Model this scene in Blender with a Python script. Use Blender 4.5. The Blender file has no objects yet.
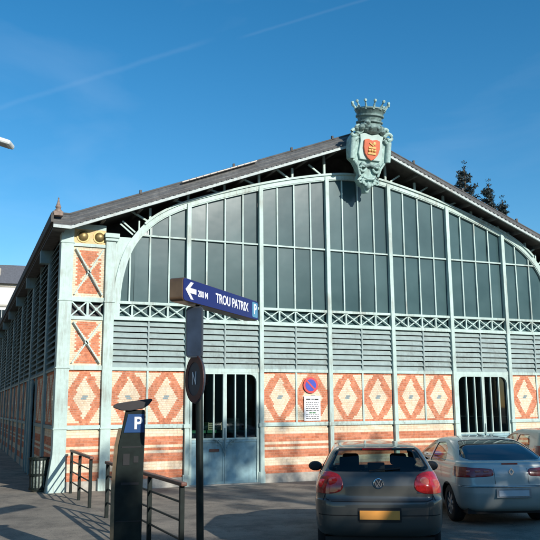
import bpy, bmesh, math, random
from mathutils import Vector, Matrix
random.seed(11)
S = bpy.context.scene
COL = S.collection
R = math.radians

# ------------------------------------------------------------------ materials
def nodes(m):
    m.use_nodes = True
    return m.node_tree.nodes, m.node_tree.links

def mat(name, col, rough=.6, metal=0, var=.12, scale=6, bump=.0, bscale=40, spec=.5, coat=0, detail=4, var2=0, scale2=.7, dirt=0, dcol=(.16, .10, .06)):
    """procedural paint / stone: base colour with noise variation and bump"""
    m = bpy.data.materials.new(name)
    n, l = nodes(m)
    b = n['Principled BSDF']
    b.inputs['Roughness'].default_value = rough
    b.inputs['Metallic'].default_value = metal
    b.inputs['Specular IOR Level'].default_value = spec
    b.inputs['Coat Weight'].default_value = coat
    b.inputs['Coat Roughness'].default_value = .06
    tc = n.new('ShaderNodeTexCoord')
    no = n.new('ShaderNodeTexNoise'); no.inputs['Scale'].default_value = scale; no.inputs['Detail'].default_value = detail
    l.new(tc.outputs['Object'], no.inputs['Vector'])
    mr = n.new('ShaderNodeMapRange'); mr.inputs['From Min'].default_value = .3; mr.inputs['From Max'].default_value = .7
    mr.inputs['To Min'].default_value = 1 - var; mr.inputs['To Max'].default_value = 1 + var
    l.new(no.outputs['Fac'], mr.inputs['Value'])
    fac = mr.outputs['Result']
    if var2:
        n2 = n.new('ShaderNodeTexNoise'); n2.inputs['Scale'].default_value = scale2; n2.inputs['Detail'].default_value = 3
        l.new(tc.outputs['Object'], n2.inputs['Vector'])
        m2 = n.new('ShaderNodeMapRange'); m2.inputs['From Min'].default_value = .35; m2.inputs['From Max'].default_value = .65
        m2.inputs['To Min'].default_value = 1 - var2; m2.inputs['To Max'].default_value = 1 + var2
        l.new(n2.outputs['Fac'], m2.inputs['Value'])
        mu = n.new('ShaderNodeMath'); mu.operation = 'MULTIPLY'
        l.new(fac, mu.inputs[0]); l.new(m2.outputs['Result'], mu.inputs[1]); fac = mu.outputs[0]
    vm = n.new('ShaderNodeVectorMath'); vm.operation = 'SCALE'
    vm.inputs[0].default_value = col
    l.new(fac, vm.inputs['Scale'])
    if dirt:                                  # rain streaks and rust blooms, wear of the surface itself; on the crest, painted shading too
        mp = n.new('ShaderNodeMapping'); mp.inputs['Scale'].default_value = (9, 9, .9); l.new(tc.outputs['Object'], mp.inputs['Vector'])
        d1 = n.new('ShaderNodeTexNoise'); d1.inputs['Scale'].default_value = 1.6; d1.inputs['Detail'].default_value = 7; d1.inputs['Roughness'].default_value = .7
        l.new(mp.outputs[0], d1.inputs['Vector'])
        d2 = n.new('ShaderNodeTexNoise'); d2.inputs['Scale'].default_value = 1.1; d2.inputs['Detail'].default_value = 4; l.new(tc.outputs['Object'], d2.inputs['Vector'])
        mm = n.new('ShaderNodeMath'); mm.operation = 'MULTIPLY'; l.new(d1.outputs['Fac'], mm.inputs[0]); l.new(d2.outputs['Fac'], mm.inputs[1])
        dr = n.new('ShaderNodeMapRange'); dr.inputs['From Min'].default_value = .25; dr.inputs['From Max'].default_value = .42; dr.inputs['To Max'].default_value = dirt
        l.new(mm.outputs[0], dr.inputs['Value'])
        dm = n.new('ShaderNodeMix'); dm.data_type = 'RGBA'; l.new(dr.outputs[0], dm.inputs['Factor']); l.new(vm.outputs['Vector'], dm.inputs['A']); dm.inputs['B'].default_value = (*dcol, 1)
        l.new(dm.outputs['Result'], b.inputs['Base Color'])
    else:
        l.new(vm.outputs['Vector'], b.inputs['Base Color'])
    if bump:
        bn = n.new('ShaderNodeTexNoise'); bn.inputs['Scale'].default_value = bscale; bn.inputs['Detail'].default_value = 5
        l.new(tc.outputs['Object'], bn.inputs['Vector'])
        bp = n.new('ShaderNodeBump'); bp.inputs['Strength'].default_value = bump; bp.inputs['Distance'].default_value = .02
        l.new(bn.outputs['Fac'], bp.inputs['Height']); l.new(bp.outputs['Normal'], b.inputs['Normal'])
    return m

MINT = mat('mint_paint', (.46, .59, .54), .55, var=.07, scale=9, bump=.12, var2=.09, dirt=.55)
MINT_SHADE = mat('mint_paint_shade', (.22, .32, .32), .6, var=.10, scale=7, bump=.08, dirt=.5)  # mint with the side wall's shade put into its colour; also on door scrolls
MINT2 = mat('louvre_paint', (.29, .37, .355), .6, var=.12, scale=5, bump=.1, dirt=.5, dcol=(.13, .13, .11))
WHITE = mat('white_paint', (.74, .76, .72), .5, var=.06)
STONE = mat('plinth_stone', (.44, .41, .35), .85, var=.18, scale=8, bump=.3)
TEAL = mat('door_blue_paint', (.24, .39, .42), .5, var=.14, scale=4, bump=.15, var2=.16, scale2=2.5, dirt=.6, dcol=(.10, .14, .14))
LOUVRE_GAP = mat('louvre_gap_shade', (.02, .024, .023), .8)  # dark backing colour stands in for the shade between slats
SIDEL_SHADE = mat('side_louvre_shade', (.11, .16, .16), .7, var=.15, dirt=.4, dcol=(.05, .05, .05))  # louvre paint darkened, side wall shade put into the colour
FASC = mat('fascia_paint', (.46, .52, .50), .6, var=.12, dirt=.6)
WOOD = mat('gable_wood', (.10, .09, .08), .8, var=.3, scale=5)
SLATE = mat('verge_slate', (.115, .115, .11), .75, var=.25, scale=12, bump=.4, bscale=30, var2=.2, scale2=2)
ROOF = mat('roof_slate', (.10, .095, .09), .8, var=.25, scale=4)
MORT = mat('mortar', (.62, .45, .34), .9, var=.12, scale=20, bump=.3)
ORG = [mat('orange_brick_' + c, v, .85, var=.2, scale=14, bump=.35, bscale=60, var2=.12, dirt=.35, dcol=(.16, .10, .07)) for c, v in (('pale', (.66, .25, .135)), ('mid', (.60, .205, .10)), ('deep', (.52, .165, .08)))]
CRM = [mat('cream_brick_' + c, v, .85, var=.14, scale=14, bump=.35, bscale=60, var2=.1, dirt=.4, dcol=(.34, .25, .17)) for c, v in (('pale', (.80, .67, .50)), ('mid', (.77, .63, .45)), ('warm', (.76, .60, .41)))]
GLZT = mat('glazed_tile', (.22, .30, .32), .3, var=.1)
BRASS = mat('brass', (.30, .22, .09), .45, metal=.6, var=.25, scale=20)
TAN = mat('tan_enamel', (.66, .47, .22), .6, var=.12, scale=20)
PATINA = mat('verdigris', (.36, .51, .46), .6, var=.28, scale=9, bump=.4, dirt=.6, dcol=(.12, .18, .17))  # dark streaks also put shading contrast into the crest colour
PATINAD = mat('verdigris_dark', (.17, .25, .23), .6, var=.35, scale=11, bump=.3)
RED = mat('crest_red', (.62, .14, .06), .6, var=.1)
GOLD = mat('crest_gold', (.70, .45, .14), .5, var=.15, scale=20)
TERRA = mat('terracotta', (.27, .20, .16), .8, var=.3, scale=20)
ZINC = mat('zinc_flashing', (.60, .53, .46), .6, var=.25, scale=8)
DGRN = mat('dark_green_paint', (.008, .014, .012), .5, var=.3, scale=12, spec=.25)
BLACKM = mat('black_plastic', (.015, .015, .016), .5, var=.1)
BROWNW = mat('handrail_wood', (.15, .06, .04), .5, var=.25, scale=10)
STEEL = mat('steel', (.45, .46, .46), .35, metal=.9, var=.1)
GALV = mat('galvanised', (.35, .36, .36), .55, metal=.5, var=.15)
SIGNB = mat('sign_blue', (.008, .010, .13), .35, var=.06)
SIGNP = mat('sign_pale_blue', (.10, .30, .45), .35, var=.06)
SIGNW = mat('sign_white', (.82, .83, .85), .4, var=.03)
SIGNR = mat('sign_red', (.60, .05, .05), .4, var=.05)
SIGNR_SHADE = mat('sign_red_shade', (.10, .03, .026), .5, var=.2)  # sign red darkened, shade on the round sign put into the colour
SIGNG = mat('sign_grey', (.045, .055, .07), .5, var=.2)
PBLUE = mat('meter_blue', (.015, .065, .19), .4, var=.1)
BEIGE = mat('meter_bronze', (.24, .17, .10), .45, metal=.3, var=.3, scale=8)
BINBAG = mat('bin_liner', (.20, .24, .21), .3, var=.5, scale=18, bump=.6, bscale=14)
TYRE = mat('tyre_rubber', (.016, .016, .017), .85, var=.2)
RIM = mat('wheel_rim', (.42, .43, .44), .35, metal=.8, var=.1)
CHROME = mat('chrome', (.75, .76, .78), .12, metal=1, var=.02)
DARKIN = mat('car_interior', (.02, .02, .022), .8, var=.1)
PLATEO = mat('plate_orange', (.85, .36, .07), .5, var=.05)
PLATEW = mat('plate_pale', (.62, .66, .68), .5, var=.08)
BARK = mat('bark', (.09, .07, .05), .9, var=.3, scale=14, bump=.5)
SEAM = mat('panel_gap', (.006, .006, .006), .8, var=.0)

def carpaint(name, col, rough=.32, metal=.3):
    m = mat(name, col, rough, metal=metal, var=.05, scale=3, coat=.8)
    return m
GREYP = carpaint('graphite_paint', (.072, .072, .064), .40)
SILVP = carpaint('silver_green_paint', (.50, .54, .50), .36)
BEIGP = carpaint('champagne_paint', (.50, .48, .41), .36)

def lampmat(name, col):
    m = mat(name, col, .15, var=.25, scale=30, coat=1)
    return m
TAILR = lampmat('tail_lamp_red', (.34, .010, .009))
TAILP = lampmat('tail_lamp_pale', (.48, .13, .11))
TAILD = lampmat('tail_lamp_dark', (.34, .012, .012))

def pane_glass():
    m = bpy.data.materials.new('hall_glass')
    n, l = nodes(m); b = n['Principled BSDF']
    tc = n.new('ShaderNodeTexCoord')
    no = n.new('ShaderNodeTexNoise'); no.inputs['Scale'].default_value = .9; no.inputs['Detail'].default_value = 6
    l.new(tc.outputs['Object'], no.inputs['Vector'])
    cr = n.new('ShaderNodeValToRGB')
    cr.color_ramp.elements[0].position = .3; cr.color_ramp.elements[0].color = (.038, .080, .084, 1)
    cr.color_ramp.elements[1].position = .75; cr.color_ramp.elements[1].color = (.070, .128, .130, 1)
    ge = n.new('ShaderNodeNewGeometry')
    ma_ = n.new('ShaderNodeMath'); ma_.operation = 'MULTIPLY_ADD'; l.new(ge.outputs['Random Per Island'], ma_.inputs[0]); ma_.inputs[1].default_value = .34; ma_.inputs[2].default_value = -.17
    ab_ = n.new('ShaderNodeMath'); ab_.operation = 'ADD'; l.new(no.outputs['Fac'], ab_.inputs[0]); l.new(ma_.outputs[0], ab_.inputs[1])
    l.new(ab_.outputs[0], cr.inputs['Fac']); l.new(cr.outputs['Color'], b.inputs['Base Color'])
    b.inputs['Roughness'].default_value = .24; b.inputs['Specular IOR Level'].default_value = .3
    n2 = n.new('ShaderNodeTexNoise'); n2.inputs['Scale'].default_value = 1.6
    l.new(tc.outputs['Object'], n2.inputs['Vector'])
    bp = n.new('ShaderNodeBump'); bp.inputs['Strength'].default_value = .06; bp.inputs['Distance'].default_value = .05
    l.new(n2.outputs['Fac'], bp.inputs['Height']); l.new(bp.outputs['Normal'], b.inputs['Normal'])
    return m
HGLASS = pane_glass()
DGLASS = mat('dark_door_glass', (.012, .016, .016), .08, var=.3, scale=3)
SMOKE = mat('privacy_glass', (.012, .015, .022), .06, var=.1, coat=1)

def clear_glass():
    m = bpy.data.materials.new('car_glass')
    n, l = nodes(m)
    for x in list(n):
        if x.type == 'BSDF_PRINCIPLED': n.remove(x)
    out = [x for x in n if x.type == 'OUTPUT_MATERIAL'][0]
    t = n.new('ShaderNodeBsdfTransparent'); t.inputs['Color'].default_value = (.62, .70, .67, 1)
    g = n.new('ShaderNodeBsdfGlossy'); g.inputs['Roughness'].default_value = .03
    fa = n.new('ShaderNodeLayerWeight'); fa.inputs['Blend'].default_value = .5
    pw = n.new('ShaderNodeMath'); pw.operation = 'POWER'; l.new(fa.outputs['Facing'], pw.inputs[0]); pw.inputs[1].default_value = 4
    lw = n.new('ShaderNodeMath'); lw.operation = 'MULTIPLY_ADD'; l.new(pw.outputs[0], lw.inputs[0]); lw.inputs[1].default_value = .8; lw.inputs[2].default_value = .05
    mx = n.new('ShaderNodeMixShader')
    l.new(lw.outputs[0], mx.inputs['Fac']); l.new(t.outputs[0], mx.inputs[1]); l.new(g.outputs[0], mx.inputs[2])
    l.new(mx.outputs[0], out.inputs['Surface'])
    return m
CGLASS = clear_glass()

def leafmat(name, c1, c2):
    m = bpy.data.materials.new(name)
    n, l = nodes(m); b = n['Principled BSDF']
    g = n.new('ShaderNodeNewGeometry'); cr = n.new('ShaderNodeValToRGB')
    cr.color_ramp.elements[0].color = (*c1, 1); cr.color_ramp.elements[1].color = (*c2, 1)
    l.new(g.outputs['Random Per Island'], cr.inputs['Fac']); l.new(cr.outputs['Color'], b.inputs['Base Color'])
    b.inputs['Roughness'].default_value = .7
    return m
NEEDLE = leafmat('dark_needles', (.014, .028, .026), (.03, .045, .045))
LEAF = leafmat('plane_leaf', (.045, .08, .025), (.12, .11, .03))

def ground_mat(name, base, dark, patch, scale=.35, rough=.9, crack=True):
    m = bpy.data.materials.new(name)
    n, l = nodes(m); b = n['Principled BSDF']; b.inputs['Roughness'].default_value = rough
    tc = n.new('ShaderNodeTexCoord')
    a = n.new('ShaderNodeTexNoise'); a.inputs['Scale'].default_value = scale; a.inputs['Detail'].default_value = 8; a.inputs['Roughness'].default_value = .65
    f = n.new('ShaderNodeTexNoise'); f.inputs['Scale'].default_value = 60; f.inputs['Detail'].default_value = 3
    st = n.new('ShaderNodeTexVoronoi'); st.inputs['Scale'].default_value = 1.3; st.feature = 'DISTANCE_TO_EDGE'
    w = n.new('ShaderNodeTexNoise'); w.inputs['Scale'].default_value = 2.5
    for x in (a, f, w): l.new(tc.outputs['Object'], x.inputs['Vector'])
    ad = n.new('ShaderNodeVectorMath'); ad.operation = 'ADD'
    l.new(tc.outputs['Object'], ad.inputs[0]); l.new(w.outputs['Color'], ad.inputs[1]); l.new(ad.outputs[0], st.inputs['Vector'])
    r1 = n.new('ShaderNodeValToRGB'); r1.color_ramp.elements[0].position = .32; r1.color_ramp.elements[1].position = .7
    r1.color_ramp.elements[0].color = (*dark, 1); r1.color_ramp.elements[1].color = (*base, 1)
    l.new(a.outputs['Fac'], r1.inputs['Fac'])
    mx = n.new('ShaderNodeMix'); mx.data_type = 'RGBA'; mx.blend_type = 'MULTIPLY'; mx.inputs['Factor'].default_value = .55
    r2 = n.new('ShaderNodeValToRGB'); r2.color_ramp.elements[0].position = .35; r2.color_ramp.elements[1].position = .62
    r2.color_ramp.elements[0].color = (.45, .45, .45, 1); r2.color_ramp.elements[1].color = (1.1, 1.1, 1.1, 1)
    l.new(f.outputs['Fac'], r2.inputs['Fac']); l.new(r1.outputs['Color'], mx.inputs['A']); l.new(r2.outputs['Color'], mx.inputs['B'])
    r3 = n.new('ShaderNodeValToRGB'); r3.color_ramp.elements[0].position = 0; r3.color_ramp.elements[1].position = .012
    r3.color_ramp.elements[0].color = (.35, .35, .35, 1); r3.color_ramp.elements[1].color = (1, 1, 1, 1)
    l.new(st.outputs['Distance'], r3.inputs['Fac'])
    m2 = n.new('ShaderNodeMix'); m2.data_type = 'RGBA'; m2.blend_type = 'MULTIPLY'; m2.inputs['Factor'].default_value = .6 if crack else 0
    l.new(mx.outputs['Result'], m2.inputs['A']); l.new(r3.outputs['Color'], m2.inputs['B'])
    l.new(m2.outputs['Result'], b.inputs['Base Color'])
    bl = n.new('ShaderNodeTexNoise'); bl.inputs['Scale'].default_value = 1.4; bl.inputs['Detail'].default_value = 9; bl.inputs['Roughness'].default_value = .75; l.new(tc.outputs['Object'], bl.inputs['Vector'])
    r4 = n.new('ShaderNodeValToRGB'); r4.color_ramp.elements[0].position = .40; r4.color_ramp.elements[1].position = .56
    r4.color_ramp.elements[0].color = (.55, .56, .58, 1); r4.color_ramp.elements[1].color = (1, 1, 1, 1); l.new(bl.outputs['Fac'], r4.inputs['Fac'])
    m4 = n.new('ShaderNodeMix'); m4.data_type = 'RGBA'; m4.blend_type = 'MULTIPLY'; m4.inputs['Factor'].default_value = .8
    l.new(m2.outputs['Result'], m4.inputs['A']); l.new(r4.outputs['Color'], m4.inputs['B']); l.new(m4.outputs['Result'], b.inputs['Base Color'])
    bp = n.new('ShaderNodeBump'); bp.inputs['Strength'].default_value = .5; bp.inputs['Distance'].default_value = .01
    l.new(f.outputs['Fac'], bp.inputs['Height']); l.new(bp.outputs['Normal'], b.inputs['Normal'])
    return m
ASPH = ground_mat('forecourt_asphalt', (.35, .30, .235), (.21, .185, .15), 0)
PAVE = ground_mat('pavement_asphalt', (.36, .31, .24), (.22, .195, .155), 0, .5)
EARTH = ground_mat('far_ground', (.16, .15, .12), (.09, .10, .07), 0, .05, crack=False)

# ------------------------------------------------------------------ helpers
def tag(o, label=None, cat=None, group=None, kind=None):
    if label: o['label'] = label
    if cat: o['category'] = cat
    if group: o['group'] = group
    if kind: o['kind'] = kind
    return o

def empty(name, loc=(0, 0, 0), rz=0):
    o = bpy.data.objects.new(name, None); COL.objects.link(o)
    o.location = loc; o.rotation_euler = (0, 0, rz); o.empty_display_size = .3
    return o

class MB:
    def __init__(s): s.v = []; s.f = []; s.m = []
    def add(s, vs, fs, mi=0):
        k = len(s.v); s.v += [tuple(v) for v in vs]
        s.f += [tuple(k + i for i in f) for f in fs]; s.m += [mi] * len(fs)
        return s
    def box(s, x0, x1, y0, y1, z0, z1, mi=0):
        vs = [(x, y, z) for z in (z0, z1) for y in (y0, y1) for x in (x0, x1)]
        return s.add(vs, [(0, 2, 3, 1), (4, 5, 7, 6), (0, 1, 5, 4), (2, 6, 7, 3), (0, 4, 6, 2), (1, 3, 7, 5)], mi)
    def bar(s, a, b, w, h=None, up=(0, 0, 1), mi=0):
        """rectangular bar from a to b; w = width along side, h = width along up"""
        a, b = Vector(a), Vector(b); h = h or w
        d = (b - a).normalized(); u = Vector(up); sd = d.cross(u)
        if sd.length < 1e-4: sd = d.cross(Vector((0, 1, 0)))
        sd.normalize(); u = sd.cross(d).normalized()
        vs = [p + sd * (i * w / 2) + u * (j * h / 2) for p in (a, b) for i, j in ((-1, -1), (1, -1), (1, 1), (-1, 1))]
        return s.add(vs, [(0, 1, 2, 3), (7, 6, 5, 4), (0, 4, 5, 1), (1, 5, 6, 2), (2, 6, 7, 3), (3, 7, 4, 0)], mi)
    def tube(s, pts, r, n=10, mi=0, r2=None):
        pts = [Vector(p) for p in pts]; rings = []
        for i, p in enumerate(pts):
            d = (pts[min(i + 1, len(pts) - 1)] - pts[max(i - 1, 0)]).normalized()
            a = d.cross(Vector((0, 0, 1)))
            if a.length < 1e-3: a = d.cross(Vector((0, 1, 0)))
            a.normalize(); b = d.cross(a)
            rr = r if r2 is None else r + (r2 - r) * i / (len(pts) - 1)
            rings.append([p + (a * math.cos(2 * math.pi * k / n) + b * math.sin(2 * math.pi * k / n)) * rr for k in range(n)])
        vs = [v for g in rings for v in g]; fs = []
        for i in range(len(pts) - 1):
            for k in range(n):
                fs.append((i * n + k, i * n + (k + 1) % n, (i + 1) * n + (k + 1) % n, (i + 1) * n + k))
        fs.append(tuple(range(n - 1, -1, -1))); fs.append(tuple((len(pts) - 1) * n + k for k in range(n)))
        return s.add(vs, fs, mi)
    def lathe(s, prof, c=(0, 0, 0), n=24, axis='z', mi=0):
        vs = []; fs = []
        for r, h in prof:
            for k in range(n):
                a = 2 * math.pi * k / n; p = (r * math.cos(a), r * math.sin(a), h)
                if axis == 'y': p = (p[0], h, p[1])
                if axis == 'x': p = (h, p[0], p[1])
                vs.append((p[0] + c[0], p[1] + c[1], p[2] + c[2]))
        for i in range(len(prof) - 1):
            for k in range(n):
                fs.append((i * n + k, i * n + (k + 1) % n, (i + 1) * n + (k + 1) % n, (i + 1) * n + k))
        closed = prof[0] == prof[-1]
        if prof[0][0] > 1e-5 and not closed: fs.append(tuple(range(n - 1, -1, -1)))
        if prof[-1][0] > 1e-5 and not closed: fs.append(tuple((len(prof) - 1) * n + k for k in range(n)))
        return s.add(vs, fs, mi)
    def prism(s, poly, y0, y1, mi=0, fr=None):
        """polygon in (x,z) extruded along y; fr maps (x,y,z) to another frame"""
        n = len(poly)
        vs = [(p[0], y, p[1]) for y in (y0, y1) for p in poly]
        if fr: vs = [fr(*v) for v in vs]
        fs = [tuple(range(n)), tuple(range(2 * n - 1, n - 1, -1))] + [(i, n + i, n + (i + 1) % n, (i + 1) % n) for i in range(n)]
        return s.add(vs, fs, mi)
    def build(s, name, mats, parent=None, smooth=False, bevel=0, loc=None, rot=None):
        me = bpy.data.meshes.new(name); me.from_pydata(s.v, [], s.f)
        if not isinstance(mats, (list, tuple)): mats = [mats]
        for m in mats: me.materials.append(m)
        me.polygons.foreach_set('material_index', s.m)
        bm = bmesh.new(); bm.from_mesh(me); bmesh.ops.remove_doubles(bm, verts=bm.verts, dist=1e-5)
        if len(bm.faces) < 60000: bmesh.ops.recalc_face_normals(bm, faces=bm.faces)
        bm.to_mesh(me); bm.free()
        if smooth:
            me.polygons.foreach_set('use_smooth', [True] * len(me.polygons))
            try: me.set_sharp_from_angle(angle=R(40))
            except Exception: pass
        me.update()
        o = bpy.data.objects.new(name, me); COL.objects.link(o)
        if parent: o.parent = parent
        if loc: o.location = loc
        if rot: o.rotation_euler = rot
        if bevel:
            b = o.modifiers.new('bevel', 'BEVEL'); b.width = bevel; b.segments = 2; b.limit_method = 'ANGLE'
        return o

def text(name, body, size, m, parent, loc, rot, ext=.002, sx=1, align='CENTER', bold=0.0):
    cu = bpy.data.curves.new(name, 'FONT'); cu.body = body; cu.size = size; cu.extrude = ext; cu.offset = bold
    cu.align_x = align; cu.align_y = 'CENTER'
    o = bpy.data.objects.new(name + '_curve', cu); COL.objects.link(o)
    bpy.context.view_layer.update()
    me = bpy.data.meshes.new_from_object(o.evaluated_get(bpy.context.evaluated_depsgraph_get()))
    bpy.data.objects.remove(o)
    me.materials.clear(); me.materials.append(m)
    t = bpy.data.objects.new(name, me); COL.objects.link(t)
    t.parent = parent; t.location = loc; t.rotation_euler = rot; t.scale = (sx, 1, 1)
    return t

def rrect(w, h, r, n=5):
    p = []
    for cx, cy, a0 in ((w / 2 - r, h / 2 - r, 0), (-w / 2 + r, h / 2 - r, 90), (-w / 2 + r, -h / 2 + r, 180), (w / 2 - r, -h / 2 + r, 270)):
        for i in range(n + 1):
            a = R(a0 + 90 * i / n); p.append((cx + r * math.cos(a), cy + r * math.sin(a)))
    return p

# ------------------------------------------------------------------ camera
CAMP = Vector((-2.2524, -19.6565, 2.0))
yaw, pitch, roll, F = .3863, .1794, -.0071, 758.14
cam = bpy.data.cameras.new('camera'); co = bpy.data.objects.new('camera', cam); COL.objects.link(co)
fw = Vector((math.sin(yaw) * math.cos(pitch), math.cos(yaw) * math.cos(pitch), math.sin(pitch)))
rt = Vector((math.cos(yaw), -math.sin(yaw), 0)); up = rt.cross(fw)
rt2 = rt * math.cos(roll) + up * math.sin(roll); up2 = -rt * math.sin(roll) + up * math.cos(roll)
co.matrix_world = Matrix(((rt2.x, up2.x, -fw.x, CAMP.x), (rt2.y, up2.y, -fw.y, CAMP.y), (rt2.z, up2.z, -fw.z, CAMP.z), (0, 0, 0, 1)))
cam.sensor_width = 36; cam.lens = 36 * F / 540; cam.clip_end = 3000
S.camera = co

# ------------------------------------------------------------------ world and sun
SUN_EL, SUN_AZ = R(23.5), R(17)          # azimuth: towards -y, turned to +x
sd = Vector((math.sin(SUN_AZ) * math.cos(SUN_EL), -math.cos(SUN_AZ) * math.cos(SUN_EL), math.sin(SUN_EL)))
w = bpy.data.worlds.new('World'); S.world = w; w.use_nodes = True
wn, wl = w.node_tree.nodes, w.node_tree.links
bg = wn['Background']
sky = wn.new('ShaderNodeTexSky'); sky.sky_type = 'NISHITA'; sky.sun_disc = False
sky.sun_elevation = SUN_EL; sky.sun_rotation = math.atan2(sd.x, sd.y)
sky.air_density = 1.0; sky.dust_density = .25; sky.ozone_density = 3.0; sky.altitude = 200
hs = wn.new('ShaderNodeHueSaturation'); hs.inputs['Saturation'].default_value = 1.32; hs.inputs['Hue'].default_value = .492
wl.new(sky.outputs['Color'], hs.inputs['Color'])
tc = wn.new('ShaderNodeTexCoord')
cur = hs.outputs['Color']
def vmath(op, a, b=None):
    x = wn.new('ShaderNodeVectorMath'); x.operation = op; wl.new(a, x.inputs[0])
    if b is not None: x.inputs[1].default_value = b
    return x
def trail(d1, d2, width, strength, fade):
    """thin vapour trail along the great circle through two sky directions"""
    global cur
    a, b = Vector(d1).normalized(), Vector(d2).normalized(); nn = a.cross(b).normalized(); mid = (a + b).normalized()
    no = wn.new('ShaderNodeTexNoise'); no.inputs['Scale'].default_value = 30; no.inputs['Detail'].default_value = 4
    wl.new(tc.outputs['Generated'], no.inputs['Vector'])
    dt = vmath('DOT_PRODUCT', tc.outputs['Generated'], nn)
    nz = wn.new('ShaderNodeMath'); nz.operation = 'MULTIPLY_ADD'; wl.new(no.outputs['Fac'], nz.inputs[0]); nz.inputs[1].default_value = width * .9; nz.inputs[2].default_value = -width * .45
    ad = wn.new('ShaderNodeMath'); ad.operation = 'ADD'; wl.new(dt.outputs['Value'], ad.inputs[0]); wl.new(nz.outputs[0], ad.inputs[1])
    ab = wn.new('ShaderNodeMath'); ab.operation = 'ABSOLUTE'; wl.new(ad.outputs[0], ab.inputs[0])
    mr = wn.new('ShaderNodeMapRange'); mr.interpolation_type = 'SMOOTHSTEP'
    mr.inputs['From Min'].default_value = 0; mr.inputs['From Max'].default_value = width
    mr.inputs['To Min'].default_value = strength; mr.inputs['To Max'].default_value = 0; wl.new(ab.outputs[0], mr.inputs['Value'])
    dm = vmath('DOT_PRODUCT', tc.outputs['Generated'], mid)
    m2 = wn.new('ShaderNodeMapRange'); m2.interpolation_type = 'SMOOTHSTEP'
    m2.inputs['From Min'].default_value = math.cos(fade); m2.inputs['From Max'].default_value = math.cos(fade * .7); wl.new(dm.outputs['Value'], m2.inputs['Value'])
    mu = wn.new('ShaderNodeMath'); mu.operation = 'MULTIPLY'; wl.new(mr.outputs[0], mu.inputs[0]); wl.new(m2.outputs[0], mu.inputs[1])
    mx = wn.new('ShaderNodeMix'); mx.data_type = 'RGBA'; wl.new(mu.outputs[0], mx.inputs['Factor']); wl.new(cur, mx.inputs['A'])
    mx.inputs['B'].default_value = (7.5, 8.3, 9, 1)
    cur = mx.outputs['Result']
trail((.026, .932, .362), (.232, .866, .444), .005, .022, .17)
trail((.326, .823, .466), (.43, .756, .493), .003, .02, .10)
# thin cirrus low in the sky
cn = wn.new('ShaderNodeTexNoise'); cn.inputs['Scale'].default_value = 3.2; cn.inputs['Detail'].default_value = 7; cn.inputs['Distortion'].default_value = .6
mp = wn.new('ShaderNodeMapping'); mp.inputs['Scale'].default_value = (1, 1, 3.2); mp.inputs['Rotation'].default_value = (.3, .2, 0)
wl.new(tc.outputs['Generated'], mp.inputs['Vector']); wl.new(mp.outputs[0], cn.inputs['Vector'])
cr_ = wn.new('ShaderNodeMapRange'); cr_.inputs['From Min'].default_value = .5; cr_.inputs['From Max'].default_value = .85; cr_.inputs['To Max'].default_value = .07
wl.new(cn.outputs['Fac'], cr_.inputs['Value'])
mx = wn.new('ShaderNodeMix'); mx.data_type = 'RGBA'; wl.new(cr_.outputs[0], mx.inputs['Factor']); wl.new(cur, mx.inputs['A']); mx.inputs['B'].default_value = (7.5, 8.3, 9, 1)
wl.new(mx.outputs['Result'], bg.inputs['Color'])
bg.inputs['Strength'].default_value = .155
sl = bpy.data.lights.new('sun', 'SUN'); sl.energy = 5.0; sl.angle = R(.5); sl.color = (1, .95, .87)
so = bpy.data.objects.new('sun', sl); COL.objects.link(so)
so.rotation_euler = sd.to_track_quat('Z', 'Y').to_euler(); so.location = sd * 50
vs_ = S.view_settings; vs_.view_transform = 'Standard'; vs_.look = 'None'; vs_.exposure = 0; vs_.gamma = 1

# ------------------------------------------------------------------ ground
g = MB(); g.add([(-900, -900, -.03), (900, -900, -.03), (900, 900, -.03), (-900, 900, -.03)], [(0, 1, 2, 3)])
tag(g.build('ground', EARTH), kind='structure')
g = MB(); g.add([(-60, -60, 0), (90, -60, 0), (90, 4, 0), (-60, 4, 0)], [(0, 1, 2, 3)])
tag(g.build('road', ASPH), kind='structure')
g = MB(); g.add([(-9, -60, .004), (.5, -60, .004), (.5, 60, .004), (-9, 60, .004)], [(0, 1, 2, 3)])
tag(g.build('pavement', PAVE), kind='structure')

# ------------------------------------------------------------------ market hall
C0, BW = 1.215, 2.1166
U = [C0 + BW * i for i in range(8)]
LEN = 2 * C0 + 7 * BW; XC = LEN / 2; DEP = 40.0
ZA, ZB, ZC, ZD, ZG = 4.74, 4.31, 2.995, 1.535, 6.56
hall = empty('market_hall', (0, 0, 0))
tag(hall, 'iron and glass covered market hall with orange and cream brick base and slate gable', 'building')

AP = [(0, 8.86), (.5, 8.84), (1.2, 8.73), (2.2, 8.51), (3.2, 8.24), (4.2, 7.92), (4.95, 7.66), (5.5, 7.44), (5.95, 7.2), (6.3, 6.95), (6.6, 6.64), (6.85, 6.28), (7.03, 5.85), (7.15, 5.35), (7.2, 4.9), (7.22, ZB)]
def cr1(p0, p1, p2, p3, t):
    return tuple(.5 * (2 * b + (c - a) * t + (2 * a - 5 * b + 4 * c - d) * t * t + (-a + 3 * b - 3 * c + d) * t ** 3) for a, b, c, d in zip(p0, p1, p2, p3))
half = []
for i in range(len(AP) - 1):
    q = [AP[max(i - 1, 0)] if i else (-AP[1][0], AP[1][1]), AP[i], AP[i + 1], AP[min(i + 2, len(AP) - 1)]]
    for k in range(4): half.append(cr1(*q, k / 4))
half.append(AP[-1])
arch = [(XC - d, z) for d, z in reversed(half)] + [(XC + d, z) for d, z in half[1:]]
def arch_z(x):
    for (x0, z0), (x1, z1) in zip(arch, arch[1:]):
        if x0 <= x <= x1 and x1 > x0 + 1e-6: return z0 + (z1 - z0) * (x - x0) / (x1 - x0)
    return ZB
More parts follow.
